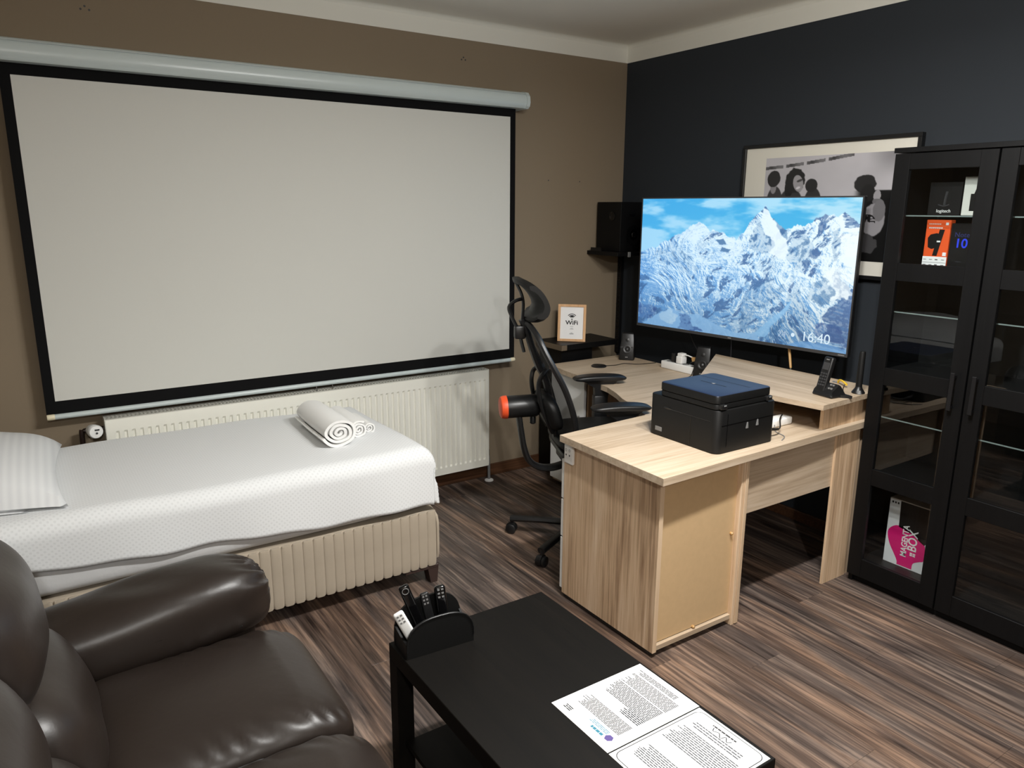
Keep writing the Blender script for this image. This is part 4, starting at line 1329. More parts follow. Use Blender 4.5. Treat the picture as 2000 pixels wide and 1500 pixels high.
PH, PWD = 300, 520
def tv_picture():
    H_, W_ = PH, PWD
    v, u = np.meshgrid(np.linspace(0, 1, H_), np.linspace(0, 1, W_), indexing='ij')
    # sky with drifting cloud
    cl = fbm(H_, W_, 5, 11, 3, 5)
    cl2 = fbm(H_, W_, 7, 12, 23, 5)
    sky = np.stack([0.27 + 0.20 * v, 0.70 + 0.12 * v, 0.90 + 0.04 * v], -1)
    cm = smoothstep(0.44, 0.68, cl + 0.30 * (cl2 - 0.5) + 0.08 * smoothstep(0.12, 0.0, v) + 0.10 * smoothstep(0.45, 0.9, u) + 0.10 * smoothstep(0.22, 0.36, v) * smoothstep(0.25, 0.0, u))
    img = sky * (1 - cm[..., None] * 0.80) + np.array([0.80, 0.93, 0.98]) * cm[..., None] * 0.80
    ku = [0, .04, .08, .13, .2, .25, .3, .34, .37, .41, .45, .5, .53, .55, .59, .62, .64, .67, .71, .74, .76, .79, .83, .86, .88, .91, .94, .97, 1]
    kv = [.41, .39, .385, .33, .27, .22, .175, .19, .235, .23, .255, .29, .24, .18, .10, .052, .11, .155, .215, .19, .175, .19, .135, .115, .10, .11, .095, .12, .165]
    n1 = value_noise(1, W_, 60, 1, 5)[0]; n2 = value_noise(1, W_, 150, 1, 6)[0]
    ridge = np.interp(u[0], ku, kv) + 0.020 * (n1 - 0.5) + 0.010 * (n2 - 0.5)
    inside = v - ridge[None, :]
    w1 = fbm(H_, W_, 4, 3, 31, 4) - 0.5
    w2 = fbm(H_, W_, 4, 3, 37, 4) - 0.5
    def sample(a, du, dv_):
        yi = np.clip((v + dv_) * (H_ - 1), 0, H_ - 1).astype(int)
        xi = np.clip((u + du) * (W_ - 1), 0, W_ - 1).astype(int)
        return a[yi, xi]
    # gullies run down the slopes: noise stretched in the fall direction, tilted by the warp
    g1 = sample(fbm(H_, W_, 18, 8, 41, 6, True, 0.66), 0.22 * w1 + 0.10 * (v - 0.5), 0.16 * w2)
    g2 = sample(fbm(H_, W_, 9, 6, 47, 5, True, 0.58), 0.14 * w2 - 0.12 * (v - 0.5), 0.20 * w1)
    fine = fbm(H_, W_, 90, 60, 61, 3)
    # crags: ridged noise stretched along two diagonal fall lines, cut into crisp rock and snow
    def tilted(fx, fy, k, seed, octv, gain):
        a = fbm(H_, W_, fx, fy, seed, octv, True, gain)
        return sample(a, k * (v - 0.5) + 0.16 * w1, 0.14 * w2)
    c1 = tilted(19, 8, 0.40, 141, 6, 0.62)
    c2 = tilted(21, 7, -0.40, 151, 6, 0.62)
    side = smoothstep(0.42, 0.58, fbm(H_, W_, 5, 3, 161, 3))
    crag = c1 * side + c2 * (1 - side)
    gx = np.gradient(crag, axis=1) * 22
    gy = np.gradient(crag, axis=0) * 30
    broad = fbm(H_, W_, 7, 5, 57, 4)
    lit = 0.74 - 0.42 * gx + 0.25 * gy + 0.35 * (fine - 0.5) + 0.42 * (u - 0.45) - 0.62 * (v - 0.40) + 0.7 * (broad - 0.5)
    snow = smoothstep(0.10, 1.0, lit)
    shade = np.array([0.44, 0.66, 0.86]); bright = np.array([0.93, 0.985, 1.0])
    mt = shade + (bright - shade) * snow[..., None]
    pk = crag + 0.55 * (broad - 0.5) + 0.10 * (fine - 0.5) + 0.05 * (u - 0.5)
    rockm = smoothstep(0.54, 0.50, pk) * (0.62 + 0.38 * smoothstep(0.35, 0.6, fine))
    dark = np.stack([0.18 + 0.16 * fine + 0.05 * u, 0.34 + 0.18 * fine, 0.54 + 0.16 * fine], -1)
    mt = mt * (1 - 0.95 * rockm[..., None]) + dark * 0.95 * rockm[..., None]
    vein = smoothstep(0.030, 0.008, np.abs(crag - 0.56)) * 0.30 + smoothstep(0.025, 0.006, np.abs(crag - 0.50)) * 0.35
    mt = mt * (1 - vein[..., None]) + np.array([0.36, 0.54, 0.72]) * vein[..., None]
    j1 = fbm(H_, W_, 26, 18, 71, 4) - 0.5
    j2 = fbm(H_, W_, 26, 18, 81, 4) - 0.5
    def blend(pts, col, amt, jit=0.02, tex=0.0):
        nonlocal mt
        uu, vv = u + 2 * jit * j1, v + 2 * jit * j2
        ins = np.zeros_like(u, bool)
        n = len(pts)
        for k in range(n):
            (x0, y0), (x1, y1) = pts[k], pts[(k + 1) % n]
            if y0 == y1: continue
            c = ((y0 > vv) != (y1 > vv)) & (uu < (x1 - x0) * (vv - y0) / (y1 - y0) + x0)
            ins ^= c
        m = ins.astype(float)
        m = (m + np.roll(m, 1, 0) + np.roll(m, -1, 0) + np.roll(m, 1, 1) + np.roll(m, -1, 1)) / 5
        a = amt * (1 - tex * smoothstep(0.4, 0.6, g1 + 0.5 * (fine - 0.5)))
        m = (m * a)[..., None]
        mt = mt * (1 - m) + np.array(col) * m
    RK = (0.25, 0.43, 0.62); SN = (0.95, 0.99, 1.0); BL = (0.50, 0.72, 0.92)
    # main peak: sunlit face, dark ridge to the right, rocky face to the left
    blend([(.622, .06), (.68, .20), (.735, .34), (.72, .42), (.66, .38), (.63, .26), (.60, .13)], SN, 0.92)
    blend([(.628, .055), (.665, .11), (.725, .235), (.715, .28), (.68, .20), (.64, .11)], RK, 0.78, 0.015, 0.4)
    blend([(.565, .19), (.60, .15), (.635, .25), (.675, .33), (.665, .37), (.60, .395), (.55, .33)], RK, 0.80, 0.03, 0.75)
    blend([(.36, .27), (.45, .28), (.52, .30), (.53, .37), (.48, .42), (.41, .37)], SN, 0.6, 0.03, 0.3)
    blend([(.40, .30), (.435, .29), (.455, .325), (.42, .33)], RK, 0.8, 0.012)
    blend([(.43, .345), (.47, .36), (.455, .385), (.425, .38)], RK, 0.8, 0.012)
    blend([(.20, .29), (.29, .215), (.34, .24), (.31, .30), (.24, .31)], SN, 0.6, 0.03, 0.4)
    blend([(.08, .42), (.17, .33), (.25, .42), (.32, .50), (.24, .58), (.14, .50)], RK, 0.55, 0.05, 0.8)
    blend([(.74, .23), (.80, .22), (.84, .34), (.82, .45), (.76, .47), (.73, .38)], RK, 0.62, 0.04, 0.75)
    blend([(.92, .24), (1.0, .18), (1.0, .36), (.95, .40)], SN, 0.85, 0.03, 0.3)
    blend([(.90, .46), (.97, .44), (1.0, .50), (1.0, .62), (.93, .66), (.87, .60)], SN, 0.9, 0.03, 0.25)
    blend([(.91, .20), (.935, .20), (.925, .40), (.905, .42)], RK, 0.6, 0.03, 0.6)
    blend([(.54, .68), (.57, .60), (.66, .58), (.74, .60), (.72, .66), (.62, .82), (.57, .95), (.52, .93), (.53, .80)], RK, 0.66, 0.04, 0.7)
    blend([(.83, .56), (.88, .52), (.92, .60), (.92, .70), (.84, .68)], RK, 0.55, 0.04, 0.7)
    blend([(.76, .66), (.80, .61), (.82, .72), (.86, .86), (.84, 1.0), (.62, 1.0), (.68, .92)], RK, 0.66, 0.03, 0.75)
    blend([(.71, .78), (.765, .685), (.76, .72), (.70, .86), (.66, .97), (.60, .97), (.645, .90)], (0.62, 0.82, 0.97), 0.85, 0.010)
    # lower left snow hill and the pale slope in front
    blend([(.0, .83), (.11, .85), (.10, .93), (.0, .96)], (0.20, 0.32, 0.56), 0.6, 0.03, 0.5)
    blend([(.03, 1.0), (.11, .905), (.19, .845), (.26, .88), (.33, .865), (.40, .91), (.52, .965), (.62, .95), (.64, 1.0)], (0.62, 0.80, 0.95), 0.88, 0.008)
    blend([(.13, .90), (.19, .85), (.22, .90), (.20, .97), (.13, .95)], (0.86, 0.95, 1.0), 0.8, 0.02, 0.3)
    blend([(.22, .885), (.26, .88), (.32, .955), (.36, 1.0), (.24, 1.0)], (0.20, 0.34, 0.58), 0.72, 0.03, 0.5)
    blend([(.86, .84), (.93, .82), (1.0, .88), (1.0, .96), (.90, .93)], (0.22, 0.34, 0.58), 0.7, 0.04, 0.5)
    blend([(.80, .965), (.90, .95), (1.0, .97), (1.0, 1.0), (.76, 1.0)], (0.46, 0.68, 0.90), 0.8, 0.015)
    e = smoothstep(-0.003, 0.005, inside)[..., None]
    img = img * (1 - e) + mt * e
    tint = np.stack([0.86 + 0.14 * u, 0.93 + 0.07 * u, 0.99 + 0.01 * u], -1) * (1 - 0.14 * smoothstep(0.55, 1.0, v))[..., None]
    return np.clip(img * tint, 0, 1)
M_TV = vcol_mat('tv_picture', 1.05, 0.25)
M_TV.cycles.emission_sampling = 'NONE'
scr = print_surface('screen', tv_picture(), lambda a, b: (-hw + 0.007 + a * (2 * hw - 0.014), -0.0004, hh - 0.007 - b * (hh - 0.023)), M_TV, t.o)
def glow(name, c, s):
    m = bpy.data.materials.new(name); m.use_nodes = True
    b = m.node_tree.nodes['Principled BSDF']
    b.inputs['Base Color'].default_value = (0, 0, 0, 1)
    b.inputs['Emission Color'].default_value = c
    b.inputs['Emission Strength'].default_value = s
    return m
M_WHITEGLOW = glow('clock_digits', (0.72, 0.88, 1.0, 1), 0.95)
M_DIMGLOW = glow('dim_digits', (0.45, 0.62, 0.85, 1), 0.8)
text_part('16:40', 0.068, M_WHITEGLOW, scr, (hw - 0.165, -0.0012, 0.070), (PI / 2, 0, 0), 'clock_lettering', 0.0002)
text_part('24', 0.045, M_DIMGLOW, scr, (hw - 0.345, -0.0012, 0.068), (PI / 2, 0, 0), 'temperature_lettering', 0.0002)
o = link('weather_dot', lathe([(0.010, 0), (0.010, 0.0006), (0, 0.0006)], (hw - 0.285, -0.0008, 0.072), (0, -1, 0), 18), M_WHITEGLOW)
o.parent = scr

# ------------------------------------------------------------------ framed photograph behind the television
t = Thing('framed_photograph', 'large black and white photograph in a black frame behind the television', 'picture', (3.425, 2.352, 1.335))
PY0, PY1, PZ0, PZ1 = 2.842, 1.868, 1.338, 1.997
bm = bmesh.new()
for lo, hi in (((3.408, PY1, PZ1 - 0.018), (3.439, PY0, PZ1)), ((3.408, PY1, PZ0), (3.439, PY0, PZ0 + 0.018)),
               ((3.408, PY1, PZ0 + 0.018), (3.439, PY1 + 0.018, PZ1 - 0.018)), ((3.408, PY0 - 0.018, PZ0 + 0.018), (3.439, PY0, PZ1 - 0.018))):
    add_box(bm, lo, hi, 0.001, 1)
t.part('frame', bm, M_BLACKPL)
t.part('mount_board', box((3.420, PY1 + 0.018, PZ0 + 0.018), (3.432, PY0 - 0.018, PZ1 - 0.018)), mat('mount_card', srgb(222, 218, 206), 0.7))
def photo():
    H_, W_ = 190, 270
    v, u = np.meshgrid(np.linspace(0, 1, H_), np.linspace(0, 1, W_), indexing='ij')
    Y = 2.693 - u * 0.76; Z_ = 1.924 - v * 0.502
    g = 0.71 + 0.05 * fbm(H_, W_, 5, 5, 9, 3) - 0.22 * smoothstep(2.15, 1.98, Y) * smoothstep(1.80, 1.92, Z_)
    # slanting ceiling strip with gaps
    zl = np.interp(-Y, [-2.682, -2.577, -2.456, -2.331, -2.202], [1.873, 1.879, 1.889, 1.902, 1.919])
    s = (np.abs(Z_ - zl) < 0.008) & (Y > 2.19)
    for yg in (2.575, 2.455, 2.332): s &= np.abs(Y - yg) > 0.008
    g = np.where(s, 0.24 + 0.22 * np.abs(np.sin(Y * 26)), g)
    def ell(cy, cz, ry, rz, val, rough=0.0, rot=0.0):
        nonlocal g
        dy, dz = Y - cy, Z_ - cz
        a, b = dy * math.cos(rot) - dz * math.sin(rot), dy * math.sin(rot) + dz * math.cos(rot)
        n = fbm(H_, W_, 40, 28, int(abs(cy) * 1000), 3) - 0.5
        d = (a / ry) ** 2 + (b / rz) ** 2 + rough * n * 2
        m = smoothstep(1.08, 0.92, d)
        g = g * (1 - m) + val * m
    # standing people: plain figures seen from behind and from the side
    ell(2.625, 1.69, 0.05, 0.09, 0.24)
    ell(2.636, 1.772, 0.018, 0.03, 0.55)
    ell(2.637, 1.818, 0.040, 0.042, 0.16, 0.12)
    ell(2.525, 1.66, 0.08, 0.11, 0.22)
    ell(2.505, 1.806, 0.058, 0.062, 0.13, 0.25)
    ell(2.540, 1.765, 0.025, 0.045, 0.13, 0.2)
    ell(2.486, 1.792, 0.029, 0.043, 0.60, 0, 0.35)
    ell(2.478, 1.806, 0.018, 0.006, 0.26, 0, 0.3)
    ell(2.484, 1.770, 0.013, 0.006, 0.82, 0, 0.3)
    ell(2.395, 1.69, 0.05, 0.08, 0.20)
    ell(2.408, 1.781, 0.035, 0.033, 0.15, 0.15)
    dk = smoothstep(1.756, 1.748, Z_) * smoothstep(2.18, 2.12, Y)
    g = g * (1 - dk) + 0.07 * dk
    ell(2.118, 1.782, 0.056, 0.042, 0.15, 0.2)
    ell(2.10, 1.74, 0.035, 0.04, 0.12, 0.1)
    ell(2.052, 1.727, 0.018, 0.026, 0.62, 0.1)
    ell(2.045, 1.700, 0.028, 0.016, 0.42, 0.5)
    ell(2.06, 1.615, 0.058, 0.075, 0.58, 0.1)
    ell(2.035, 1.66, 0.03, 0.05, 0.45, 0.2)
    n = fbm(H_, W_, 34, 26, 77, 2, True)
    m = (((Y - 2.085) / 0.038) ** 2 + ((Z_ - 1.608) / 0.034) ** 2 < 1) & (n > 0.70)
    g = np.where(m, 0.10, g)
    ell(2.075, 1.500, 0.045, 0.05, 0.26, 0.5)
    ell(2.09, 1.435, 0.06, 0.03, 0.06, 0.3)
    return np.clip(np.stack([g, g * 0.985, g * 1.01], -1), 0, 1)
print_surface('photo', photo(), lambda a, b: tuple(Vector((3.4192, 2.693 - a * 0.76, 1.924 - b * 0.502)) - t.off), vcol_mat('photo_print', 0, 0.4), t.o)

# ------------------------------------------------------------------ glass-door cabinet
CX, CB = 3.040, 3.400
CYa, CYb = 1.768, 0.968
t = Thing('glass_door_cabinet', 'tall black cabinet with two framed glass doors beside the desk', 'cabinet', (3.22, 1.368, 0.0))
CI = 3.062                                   # carcass front, behind the doors
t.part('side_panel', box((CI, CYa - 0.018, 0.0), (CB, CYa, 1.880), 0.001, 1), M_BLACKWOOD)
t.part('side_panel', box((CI, CYb, 0.0), (CB, CYb + 0.018, 1.880), 0.001, 1), M_BLACKWOOD)
t.part('top_panel', box((CX - 0.003, CYb - 0.003, 1.8855), (CB, CYa + 0.003, 1.905), 0.001, 1), M_BLACKWOOD)
t.part('bottom_panel', box((CI, CYb + 0.018, 0.085), (CB - 0.006, CYa - 0.018, 0.103)), M_CABIN)
t.part('plinth', box((CI + 0.012, CYb + 0.018, 0.0), (CI + 0.028, CYa - 0.018, 0.085)), M_BLACKWOOD)
t.part('back_panel', box((CB - 0.006, CYb + 0.018, 0.05), (CB, CYa - 0.018, 1.880)), M_CABIN)
for z in (1.415, 0.975, 0.520):
    t.part('shelf', box((CI + 0.02, CYb + 0.018, z), (CB - 0.006, CYa - 0.018, z + 0.016)), M_CABIN)
for z in (1.637, 1.243, 0.784):
    g_ = t.part('glass_shelf', box((CI + 0.022, CYb + 0.018, z), (CB - 0.01, CYa - 0.018, z + 0.005)), M_GLASS)
    t.part('glass_edge', box((CI + 0.020, CYb + 0.02, z), (CI + 0.022, CYa - 0.02, z + 0.005)), M_GLASSEDGE, g_)
DZ0, DZ1 = 0.040, 1.8815
RAILS = [(0.040, 0.128), (0.482, 0.556), (0.936, 1.010), (1.378, 1.450), (1.820, 1.8815)]
def door(y1, y0, handle_y):
    """y1 > y0: edges of the leaf; frame of stiles and rails, four panes"""
    sw = 0.062
    bm = bmesh.new()
    add_box(bm, (CX, y1 - sw, DZ0), (CX + 0.02, y1, DZ1), 0.0012, 1)
    add_box(bm, (CX, y0, DZ0), (CX + 0.02, y0 + sw, DZ1), 0.0012, 1)
    for a, b in RAILS:
        add_box(bm, (CX + 0.0015, y0 + sw, a), (CX + 0.0185, y1 - sw, b), 0.001, 1)
    d = t.part('door', bm, M_BLACKWOOD)
    for (a, b), (c, e) in zip(RAILS, RAILS[1:]):
        t.part('pane', box((CX + 0.0105, y0 + sw - 0.001, b - 0.001), (CX + 0.0140, y1 - sw + 0.001, c + 0.001)), M_GLASS, d)
    bm = bmesh.new()
    add_box(bm, (CX - 0.028, handle_y - 0.008, 0.892), (CX - 0.020, handle_y + 0.008, 1.044), 0.002, 1)
    for z in (0.905, 1.028):
        add_box(bm, (CX - 0.022, handle_y - 0.006, z - 0.006), (CX, handle_y + 0.006, z + 0.006))
    t.part('handle', bm, M_BLACKMETAL, d)
door(1.7655, 1.3755, 1.415)
door(1.3685, 0.9705, 1.335)

# things in the cabinet
def carton(name, label, lo, hi, m, group='boxes in the glass cabinet'):
    lo, hi = Vector(lo), Vector(hi)
    t_ = Thing(name, label, 'box', ((lo.x + hi.x) / 2, (lo.y + hi.y) / 2, lo.z), group=group)
    t_.part('carton', box(lo, hi, 0.0015, 1), m)
    return t_
RT = (PI / 2, 0, -PI / 2)                    # lettering on faces that look towards -X
t = carton('product_box', 'black product box on the top glass shelf of the cabinet', (3.160, 1.545, 1.6425), (3.280, 1.672, 1.772), M_BLACKPL)
text_part('logitech', 0.018, M_WHITEPL, t.o, Vector((3.1594, 1.608, 1.659)) - t.off, RT, 'brand_lettering')
bm = bmesh.new()
add_tube(bm, smooth_path([(3.1596, 1.632, 1.684), (3.1596, 1.610, 1.678), (3.1596, 1.588, 1.684)], 5), 0.003, 6)
add_tube(bm, smooth_path([(3.1596, 1.607, 1.680), (3.1596, 1.606, 1.705), (3.1596, 1.602, 1.735)], 5), 0.005, 6)
t.part('printed_picture', bm, M_DGREY, smooth=True)
t = carton('product_box', 'light grey box with a dark picture beside the black box on the top shelf', (3.150, 1.430, 1.6425), (3.270, 1.535, 1.790), mat('light_card', srgb(208, 208, 200), 0.6))
bm = box((3.1492, 1.432, 1.660), (3.1502, 1.506, 1.725))
add_slab(bm, [(3.1492, 1.432, 1.725), (3.1492, 1.494, 1.725), (3.1492, 1.488, 1.745), (3.1492, 1.432, 1.760)], (0.001, 0, 0))
t.part('printed_picture', bm, M_BLACKPL)
t = carton('product_box', 'orange and white media player box standing in the glass cabinet', (3.150, 1.566, 1.4315), (3.185, 1.662, 1.624), M_ORANGECARD)
fx = 3.1493
t.part('white_panel', box((fx, 1.566, 1.4318), (3.1503, 1.662, 1.478)), M_PAPER)
bm = bmesh.new()
add_box(bm, (fx - 0.0003, 1.567, 1.4535), (fx, 1.661, 1.4548))
for yy, zz in ((1.652, 1.466), (1.628, 1.466), (1.652, 1.445), (1.628, 1.445), (1.58, 1.466), (1.58, 1.445)):
    add_box(bm, (fx - 0.0003, yy - 0.006, zz - 0.001), (fx, yy + 0.006, zz + 0.001))
for zz in (1.466, 1.445):
    add_box(bm, (fx - 0.0004, 1.600, zz - 0.0018), (fx, 1.611, zz + 0.0018))
t.part('small_print', bm, M_INK)
bm = bmesh.new()
add_prism_pts = [(1.650, 1.552), (1.640, 1.566), (1.615, 1.572), (1.600, 1.565), (1.598, 1.540), (1.612, 1.515), (1.630, 1.508), (1.646, 1.515)]
add_slab(bm, [(fx - 0.0006, y, z) for y, z in add_prism_pts], (0.0005, 0, 0))
add_slab(bm, [(fx - 0.0010, y, z) for y, z in ((1.606, 1.586), (1.586, 1.586), (1.606, 1.482), (1.624, 1.482))], (0.0003, 0, 0))
t.part('printed_device', bm, M_BLACKPL)
bm = bmesh.new()
add_box(bm, (fx - 0.0014, 1.598, 1.536), (fx - 0.0010, 1.612, 1.542))
add_box(bm, (fx - 0.0004, 1.574, 1.604), (fx, 1.585, 1.614), 0.0)
add_box(bm, (fx - 0.0004, 1.570, 1.482), (fx, 1.584, 1.496), 0.0)
for yy in np.arange(1.596, 1.652, 0.008):
    add_box(bm, (fx - 0.0003, yy, 1.590), (fx, yy + 0.006, 1.595))
for yy in np.arange(1.604, 1.652, 0.007):
    add_box(bm, (fx - 0.0003, yy, 1.606), (fx, yy + 0.005, 1.6095))
t.part('white_print', bm, M_PAPER)
t = carton('phone_box', 'black phone box with blue lettering next to the orange box', (3.150, 1.440, 1.4315), (3.20, 1.562, 1.612), M_BLACKPL)
text_part('Note', 0.027, mat('dull_blue_print', srgb(44, 48, 100), 0.5), t.o, Vector((3.1494, 1.517, 1.567)) - t.off, RT, 'model_lettering')
o = text_part('10', 0.050, M_BLUEINK, t.o, Vector((3.1494, 1.517, 1.533)) - t.off, RT, 'number_lettering', bold=0.0008)
bm = box((3.1494, 1.508, 1.461), (3.1500, 1.530, 1.464))
t.part('small_print', bm, M_INK)

# magenta box at the bottom of the cabinet
MY0, MY1, MZ0, MZ1 = 1.676, 1.498, 0.1032, 0.410
t = carton('product_box', 'magenta and white box standing on the cabinet floor', (3.170, MY1, MZ0), (3.235, MY0, MZ1), mat('white_card', srgb(224, 224, 226), 0.5))
def my(u, v): return (3.1694, MY0 + (MY1 - MY0) * u, MZ0 + 0.006 + (MZ1 - MZ0 - 0.006) * v)
blob = smooth_path([my(.36, 0.0) + (), my(.35, .06), my(.26, .15), my(.13, .27), my(.05, .40), my(.06, .50), my(.20, .585), my(.36, .60), my(.62, .555), my(.84, .50), my(.97, .44), my(1, .36), my(1, .20), my(.90, .16), my(.76, .10), my(.74, .0)], 5)
t.part('magenta_print', add_slab(bmesh.new(), blob, (0.0006, 0, 0)), M_MAGENTA)
t.part('black_print', add_slab(bmesh.new(), [my(.30, .585), my(.62, .545), my(.97, .43), my(1, .46), my(1, .985), my(.28, .985)], (0.0005, 0, 0)), M_BLACKPL)
up = (0, -PI / 2, 0)
def vert_text(body, size, u, v, m, name, sx=1.0):
    # text that reads upwards on a face looking towards -X
    o = text_part(body, size, m, t.o, Vector(my(u, v)) + Vector((-0.0008, 0, 0)) - t.off, (0, 0, 0), name, 0.0003, sx=sx, bold=0.0008)
    R_ = Matrix(((0, 0, -1), (0, 1, 0), (1, 0, 0)))       # x -> up (z), y -> +Y (left on the face), normal -> -X
    o.rotation_euler = R_.to_euler()
    return o
vert_text('MAGENTA', 0.037, .50, .40, M_WHITEPL, 'brand_lettering', 0.85)
vert_text('BOX', 0.055, .70, .44, M_WHITEPL, 'brand_lettering', 0.85)
bm = bmesh.new()
for du in (0.0, 0.075):
    for dv in (0.0, 0.028):
        a, b = my(.655 + du, .205 + dv), my(.655 + du + .06, .205 + dv + .021)
        add_box(bm, (3.1685, min(a[1], b[1]), min(a[2], b[2])), (3.1694, max(a[1], b[1]), max(a[2], b[2])))
t.part('small_mark', bm, M_WHITEPL)
bm = bmesh.new()
for k in range(3):
    a, b, c = my(.06 + .07 * k, .955), my(.10 + .07 * k, .925), 0
    add_box(bm, (3.1692, min(a[1], b[1]), b[2]), (3.1698, max(a[1], b[1]), a[2]))
t.part('small_print', bm, M_INKDARK)

# ------------------------------------------------------------------ things on the desk
def desk_speaker(loc, rz, label):
    t = Thing('desktop_speaker', label, 'speaker', loc, rz, group='pair of desktop speakers', local=True)
    # body: leaning wedge, front towards -y
    side = [(-0.045, 0.0), (0.055, 0.0), (0.050, 0.05), (0.030, 0.15), (0.012, 0.170), (-0.008, 0.165), (-0.030, 0.08)]
    bm = bmesh.new()
    add_slab(bm, [(-0.047, y, z) for y, z in side], (0.094, 0, 0))
    es = [e for e in bm.edges]
    bmesh.ops.bevel(bm, geom=es, offset=0.008, segments=2, affect='EDGES', profile=0.5)
    for v in bm.verts:
        v.co.x *= 1.0 - 1.6 * max(0, v.co.z - 0.02)
    b = t.part('body', bm, M_BLACKPL, smooth=True)
    nrm = Vector((0, -0.966, 0.24))
    t.part('driver', lathe([(0.026, 0), (0.026, 0.003), (0.021, 0.004), (0.012, 0.001), (0.006, 0.004), (0, 0.005)], (0, -0.0355, 0.068), nrm, 20), M_BLACKPL, b, smooth=True)
    t.part('tweeter', lathe([(0.012, 0), (0.012, 0.002), (0.005, 0.003), (0, 0.004)], (0, -0.019, 0.125), nrm, 16), M_BLACKPL, b, smooth=True)
    t.part('badge', box((-0.008, -0.0478, 0.018), (0.008, -0.0425, 0.024)), M_GREYPL, b)
    return t
desk_speaker((3.135, 3.400, 0.7503), math.radians(-48), 'small black desktop speaker standing in the desk corner below the loudspeaker')
desk_speaker((3.165, 2.810, 0.7503), math.radians(-62), 'small black desktop speaker between the power strip and the raised shelf')
single('charging_pad', lathe([(0.042, 0), (0.045, 0.002), (0.045, 0.006), (0.041, 0.009), (0, 0.009)], (2.838, 3.318, 0.7503), (0, 0, 1), 30), M_BLACKPL,
       'round black charging pad lying on the oak desk', 'charger', (2.838, 3.318, 0.7503), smooth=True)
single('charger_cable', tube(smooth_path([(2.882, 3.302, 0.754), (2.955, 3.290, 0.7525), (3.02, 3.30, 0.7525), (3.07, 3.245, 0.7525), (3.13, 3.225, 0.7525), (3.20, 3.215, 0.7525)], 5), 0.002, 6), M_BLACKPL,
       'thin black cable trailing from the charging pad across the desk', 'cable', (3.04, 3.28, 0.7503), smooth=True)
# power strip with plugs
t = Thing('power_strip', 'white multi-socket power strip on the desk', 'power strip', (3.160, 2.972, 0.7503))
t.part('body', box((3.133, 2.838, 0.7505), (3.190, 3.106, 0.794), 0.005, 3), M_WHITEPL, smooth=True)
for k in range(4):
    t.part('socket', lathe([(0.019, 0), (0.019, 0.0008), (0.016, 0.001), (0.016, 0.0002), (0, 0.0002)], (3.162, 2.875 + k * 0.062, 0.7941), (0, 0, 1), 20), M_GREYPL)
single('plug', box((3.146, 3.010, 0.7955), (3.176, 3.038, 0.848), 0.003, 2), M_BLACKPL, 'black plug standing in the power strip', 'plug', (3.161, 3.024, 0.7955), 'plugs in the power strip', True)
bm = box((3.140, 2.950, 0.7955), (3.184, 2.996, 0.838), 0.006, 3)
add_box(bm, (3.144, 2.950, 0.832), (3.180, 2.990, 0.856), 0.005, 2)
add_tube(bm, smooth_path([(3.162, 2.955, 0.846), (3.165, 2.93, 0.848), (3.175, 2.895, 0.838)], 4), 0.0035, 6)
single('plug', bm, M_WHITEPL, 'white plug standing in the power strip', 'plug', (3.162, 2.972, 0.7955), 'plugs in the power strip', True)
bm = add_slab(bmesh.new(), [(3.166, 2.902, 0.842), (3.166, 2.840, 0.850), (3.166, 2.828, 0.826), (3.166, 2.850, 0.812), (3.166, 2.872, 0.822), (3.166, 2.895, 0.818)], (0.012, 0, 0))
single('cable_tag', bm, M_GOLD, 'tan cardboard cable tag behind the white power strip', 'tag', (3.172, 2.865, 0.812))
single('loose_cable', tube(smooth_path([(3.178, 2.93, 0.7965), (3.168, 2.88, 0.822), (3.148, 2.855, 0.806), (3.126, 2.848, 0.775), (3.112, 2.846, 0.7535), (3.06, 2.82, 0.7535)], 5), 0.0022, 6), M_BLACKPL,
       'thin black cable looping over the end of the power strip', 'cable', (3.14, 2.86, 0.7503), smooth=True)

# cordless phone on its base
PX = (2.885, 1.868, 0.8803)
t = Thing('cordless_phone', 'black cordless phone standing in its base on the raised shelf', 'telephone', PX, math.radians(-98), local=True)
bm = bmesh.new()
add_slab(bm, [(-0.030, -0.042, 0.0), (-0.030, 0.048, 0.0), (-0.030, 0.052, 0.012), (-0.030, 0.020, 0.050), (-0.030, 0.002, 0.058), (-0.030, -0.030, 0.020), (-0.030, -0.042, 0.012)], (0.095, 0, 0))
bmesh.ops.bevel(bm, geom=list(bm.edges), offset=0.006, segments=2, affect='EDGES', profile=0.5)
for v in bm.verts:
    if v.co.z < 0.01: v.co.x *= 1.12
bs = t.part('base', bm, M_BLACKPL, smooth=True)
t.part('base_foot', add_slab(bmesh.new(), [(0.06, 0.0, 0.0), (0.105, 0.045, 0.0), (0.06, 0.05, 0.0), (0.05, 0.03, 0.0)], (0, 0, 0.012)), M_BLACKPL, bs)
hm = Matrix.Translation((-0.006, -0.020, 0.010)) @ Matrix.Rotation(math.radians(-16), 4, 'X')
bm = box((-0.024, -0.014, 0.0), (0.024, 0.012, 0.158), 0.009, 4)
bmesh.ops.transform(bm, matrix=hm, verts=bm.verts)
hs = t.part('handset', bm, M_BLACKPL, smooth=True)
bm = box((-0.016, -0.0150, 0.100), (0.016, -0.0138, 0.132), 0.0005, 1)
bmesh.ops.transform(bm, matrix=hm, verts=bm.verts)
t.part('display', bm, M_DGREY, hs)
bm = bmesh.new()
for r_ in range(5):
    for c_ in range(3):
        add_box(bm, (-0.016 + c_ * 0.0125, -0.0152, 0.030 + r_ * 0.0125), (-0.007 + c_ * 0.0125, -0.0138, 0.037 + r_ * 0.0125))
bmesh.ops.transform(bm, matrix=hm, verts=bm.verts)
t.part('keypad', bm, M_DGREY, hs)
bm = box((-0.008, -0.0150, 0.143), (0.008, -0.0138, 0.147))
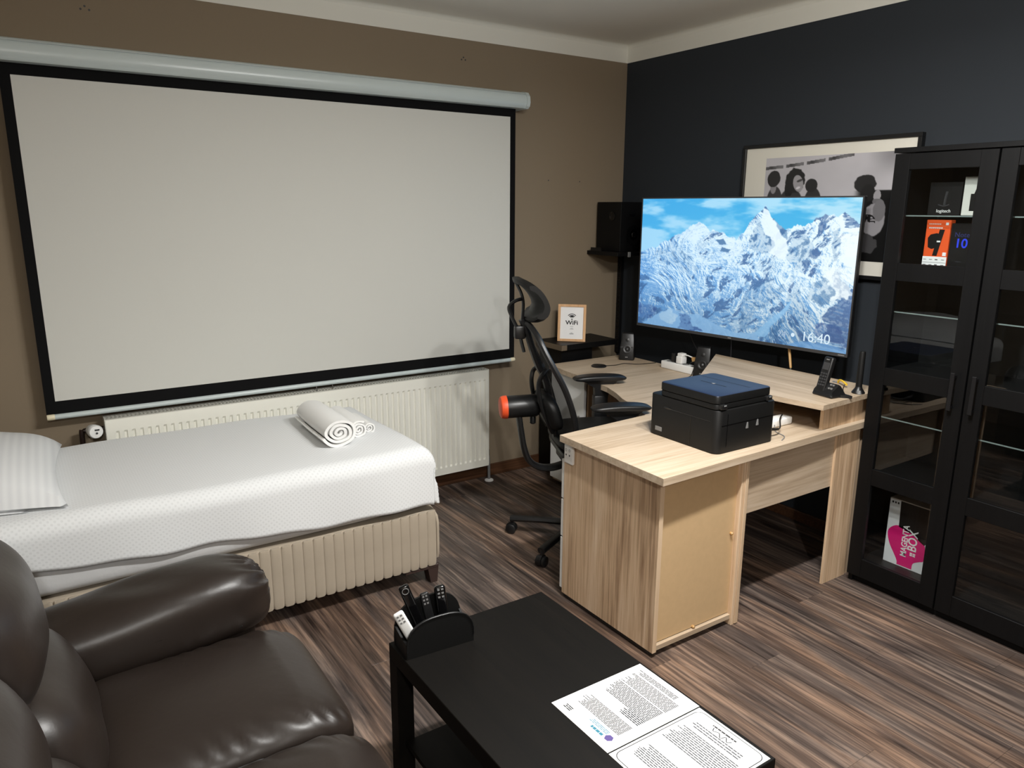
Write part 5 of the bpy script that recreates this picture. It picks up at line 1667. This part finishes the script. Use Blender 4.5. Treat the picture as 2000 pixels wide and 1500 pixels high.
bmesh.ops.transform(bm, matrix=hm, verts=bm.verts)
t.part('earpiece', bm, M_GREYPL, hs)
bm = bmesh.new()
for k in range(3):
    for j in range(2):
        add_box(bm, (0.030 + j * 0.013, -0.020 + k * 0.012, 0.034 + k * 0.0135), (0.038 + j * 0.013, -0.014 + k * 0.012, 0.040 + k * 0.0135))
t.part('base_buttons', bm, M_GREYPL, bs)
single('phone_cable', tube(smooth_path([(2.925, 1.862, 0.8835), (2.96, 1.852, 0.8825), (3.01, 1.862, 0.8825), (3.045, 1.885, 0.8825), (3.075, 1.898, 0.894)], 5), 0.0018, 6), M_BLACKPL,
       'thin black cable from the cordless phone to the yellow connector', 'cable', (3.0, 1.865, 0.8803), smooth=True)
bm = bmesh.new()
add_tube(bm, smooth_path([(3.128, 1.966, 0.8845), (3.122, 1.955, 0.897), (3.10, 1.925, 0.902), (3.075, 1.888, 0.896)], 4), 0.005, 6)
single('yellow_cable', bm, M_YELLOW, 'short yellow cable end on the raised shelf near the cabinet', 'cable', (3.1, 1.925, 0.8803), smooth=True)
t = Thing('black_antenna', 'upright black tube on a flared base beside the cabinet', 'antenna', (3.032, 1.804, 0.8803))
t.part('flared_base', lathe([(0.027, 0), (0.028, 0.004), (0.016, 0.022), (0.0135, 0.03)], (3.032, 1.804, 0.8804), (0, 0, 1), 20), M_BLACKPL, smooth=True)
t.part('tube', lathe([(0.0135, 0.028), (0.0135, 0.180), (0.012, 0.186), (0, 0.187)], (3.032, 1.804, 0.8804), (0, 0, 1), 18), M_BLACKMATT, smooth=True)
t.part('light_cone', lathe([(0.009, 0), (0.010, 0.002), (0.006, 0.016), (0, 0.017)], (3.012, 1.787, 0.8806), (0, 0, 1), 14), M_GREYPL, smooth=True)
# tan stick leaning behind the raised shelf, thin cord under the television
bm = tube([(3.214, 2.276, 0.830), (3.2265, 2.292, 0.882), (3.2268, 2.293, 0.886), (3.254, 2.335, 0.998)], [0.005, 0.005, 0.006, 0.0075], 8)
for f in bm.faces:
    if f.calc_center_median().z < 0.884: f.material_index = 1
single('tan_stick', bm, [M_GOLD, M_BLACKPL], 'tan stick with a dark tip below the television', 'stick', (3.214, 2.276, 0.83))
single('hanging_cord', tube([(3.20, 2.66, 1.00), (3.212, 2.664, 0.94), (3.218, 2.666, 0.86)], 0.0016, 6), M_INK,
       'thin pale cord hanging under the middle of the television', 'cable', (3.218, 2.666, 0.86))
single('hanging_cord', tube(smooth_path([(3.21, 2.98, 1.00), (3.225, 2.95, 0.92), (3.228, 2.90, 0.85), (3.226, 2.88, 0.78)], 4), 0.003, 6), M_BLACKPL,
       'thick black cord hanging under the left half of the television', 'cable', (3.226, 2.88, 0.78))
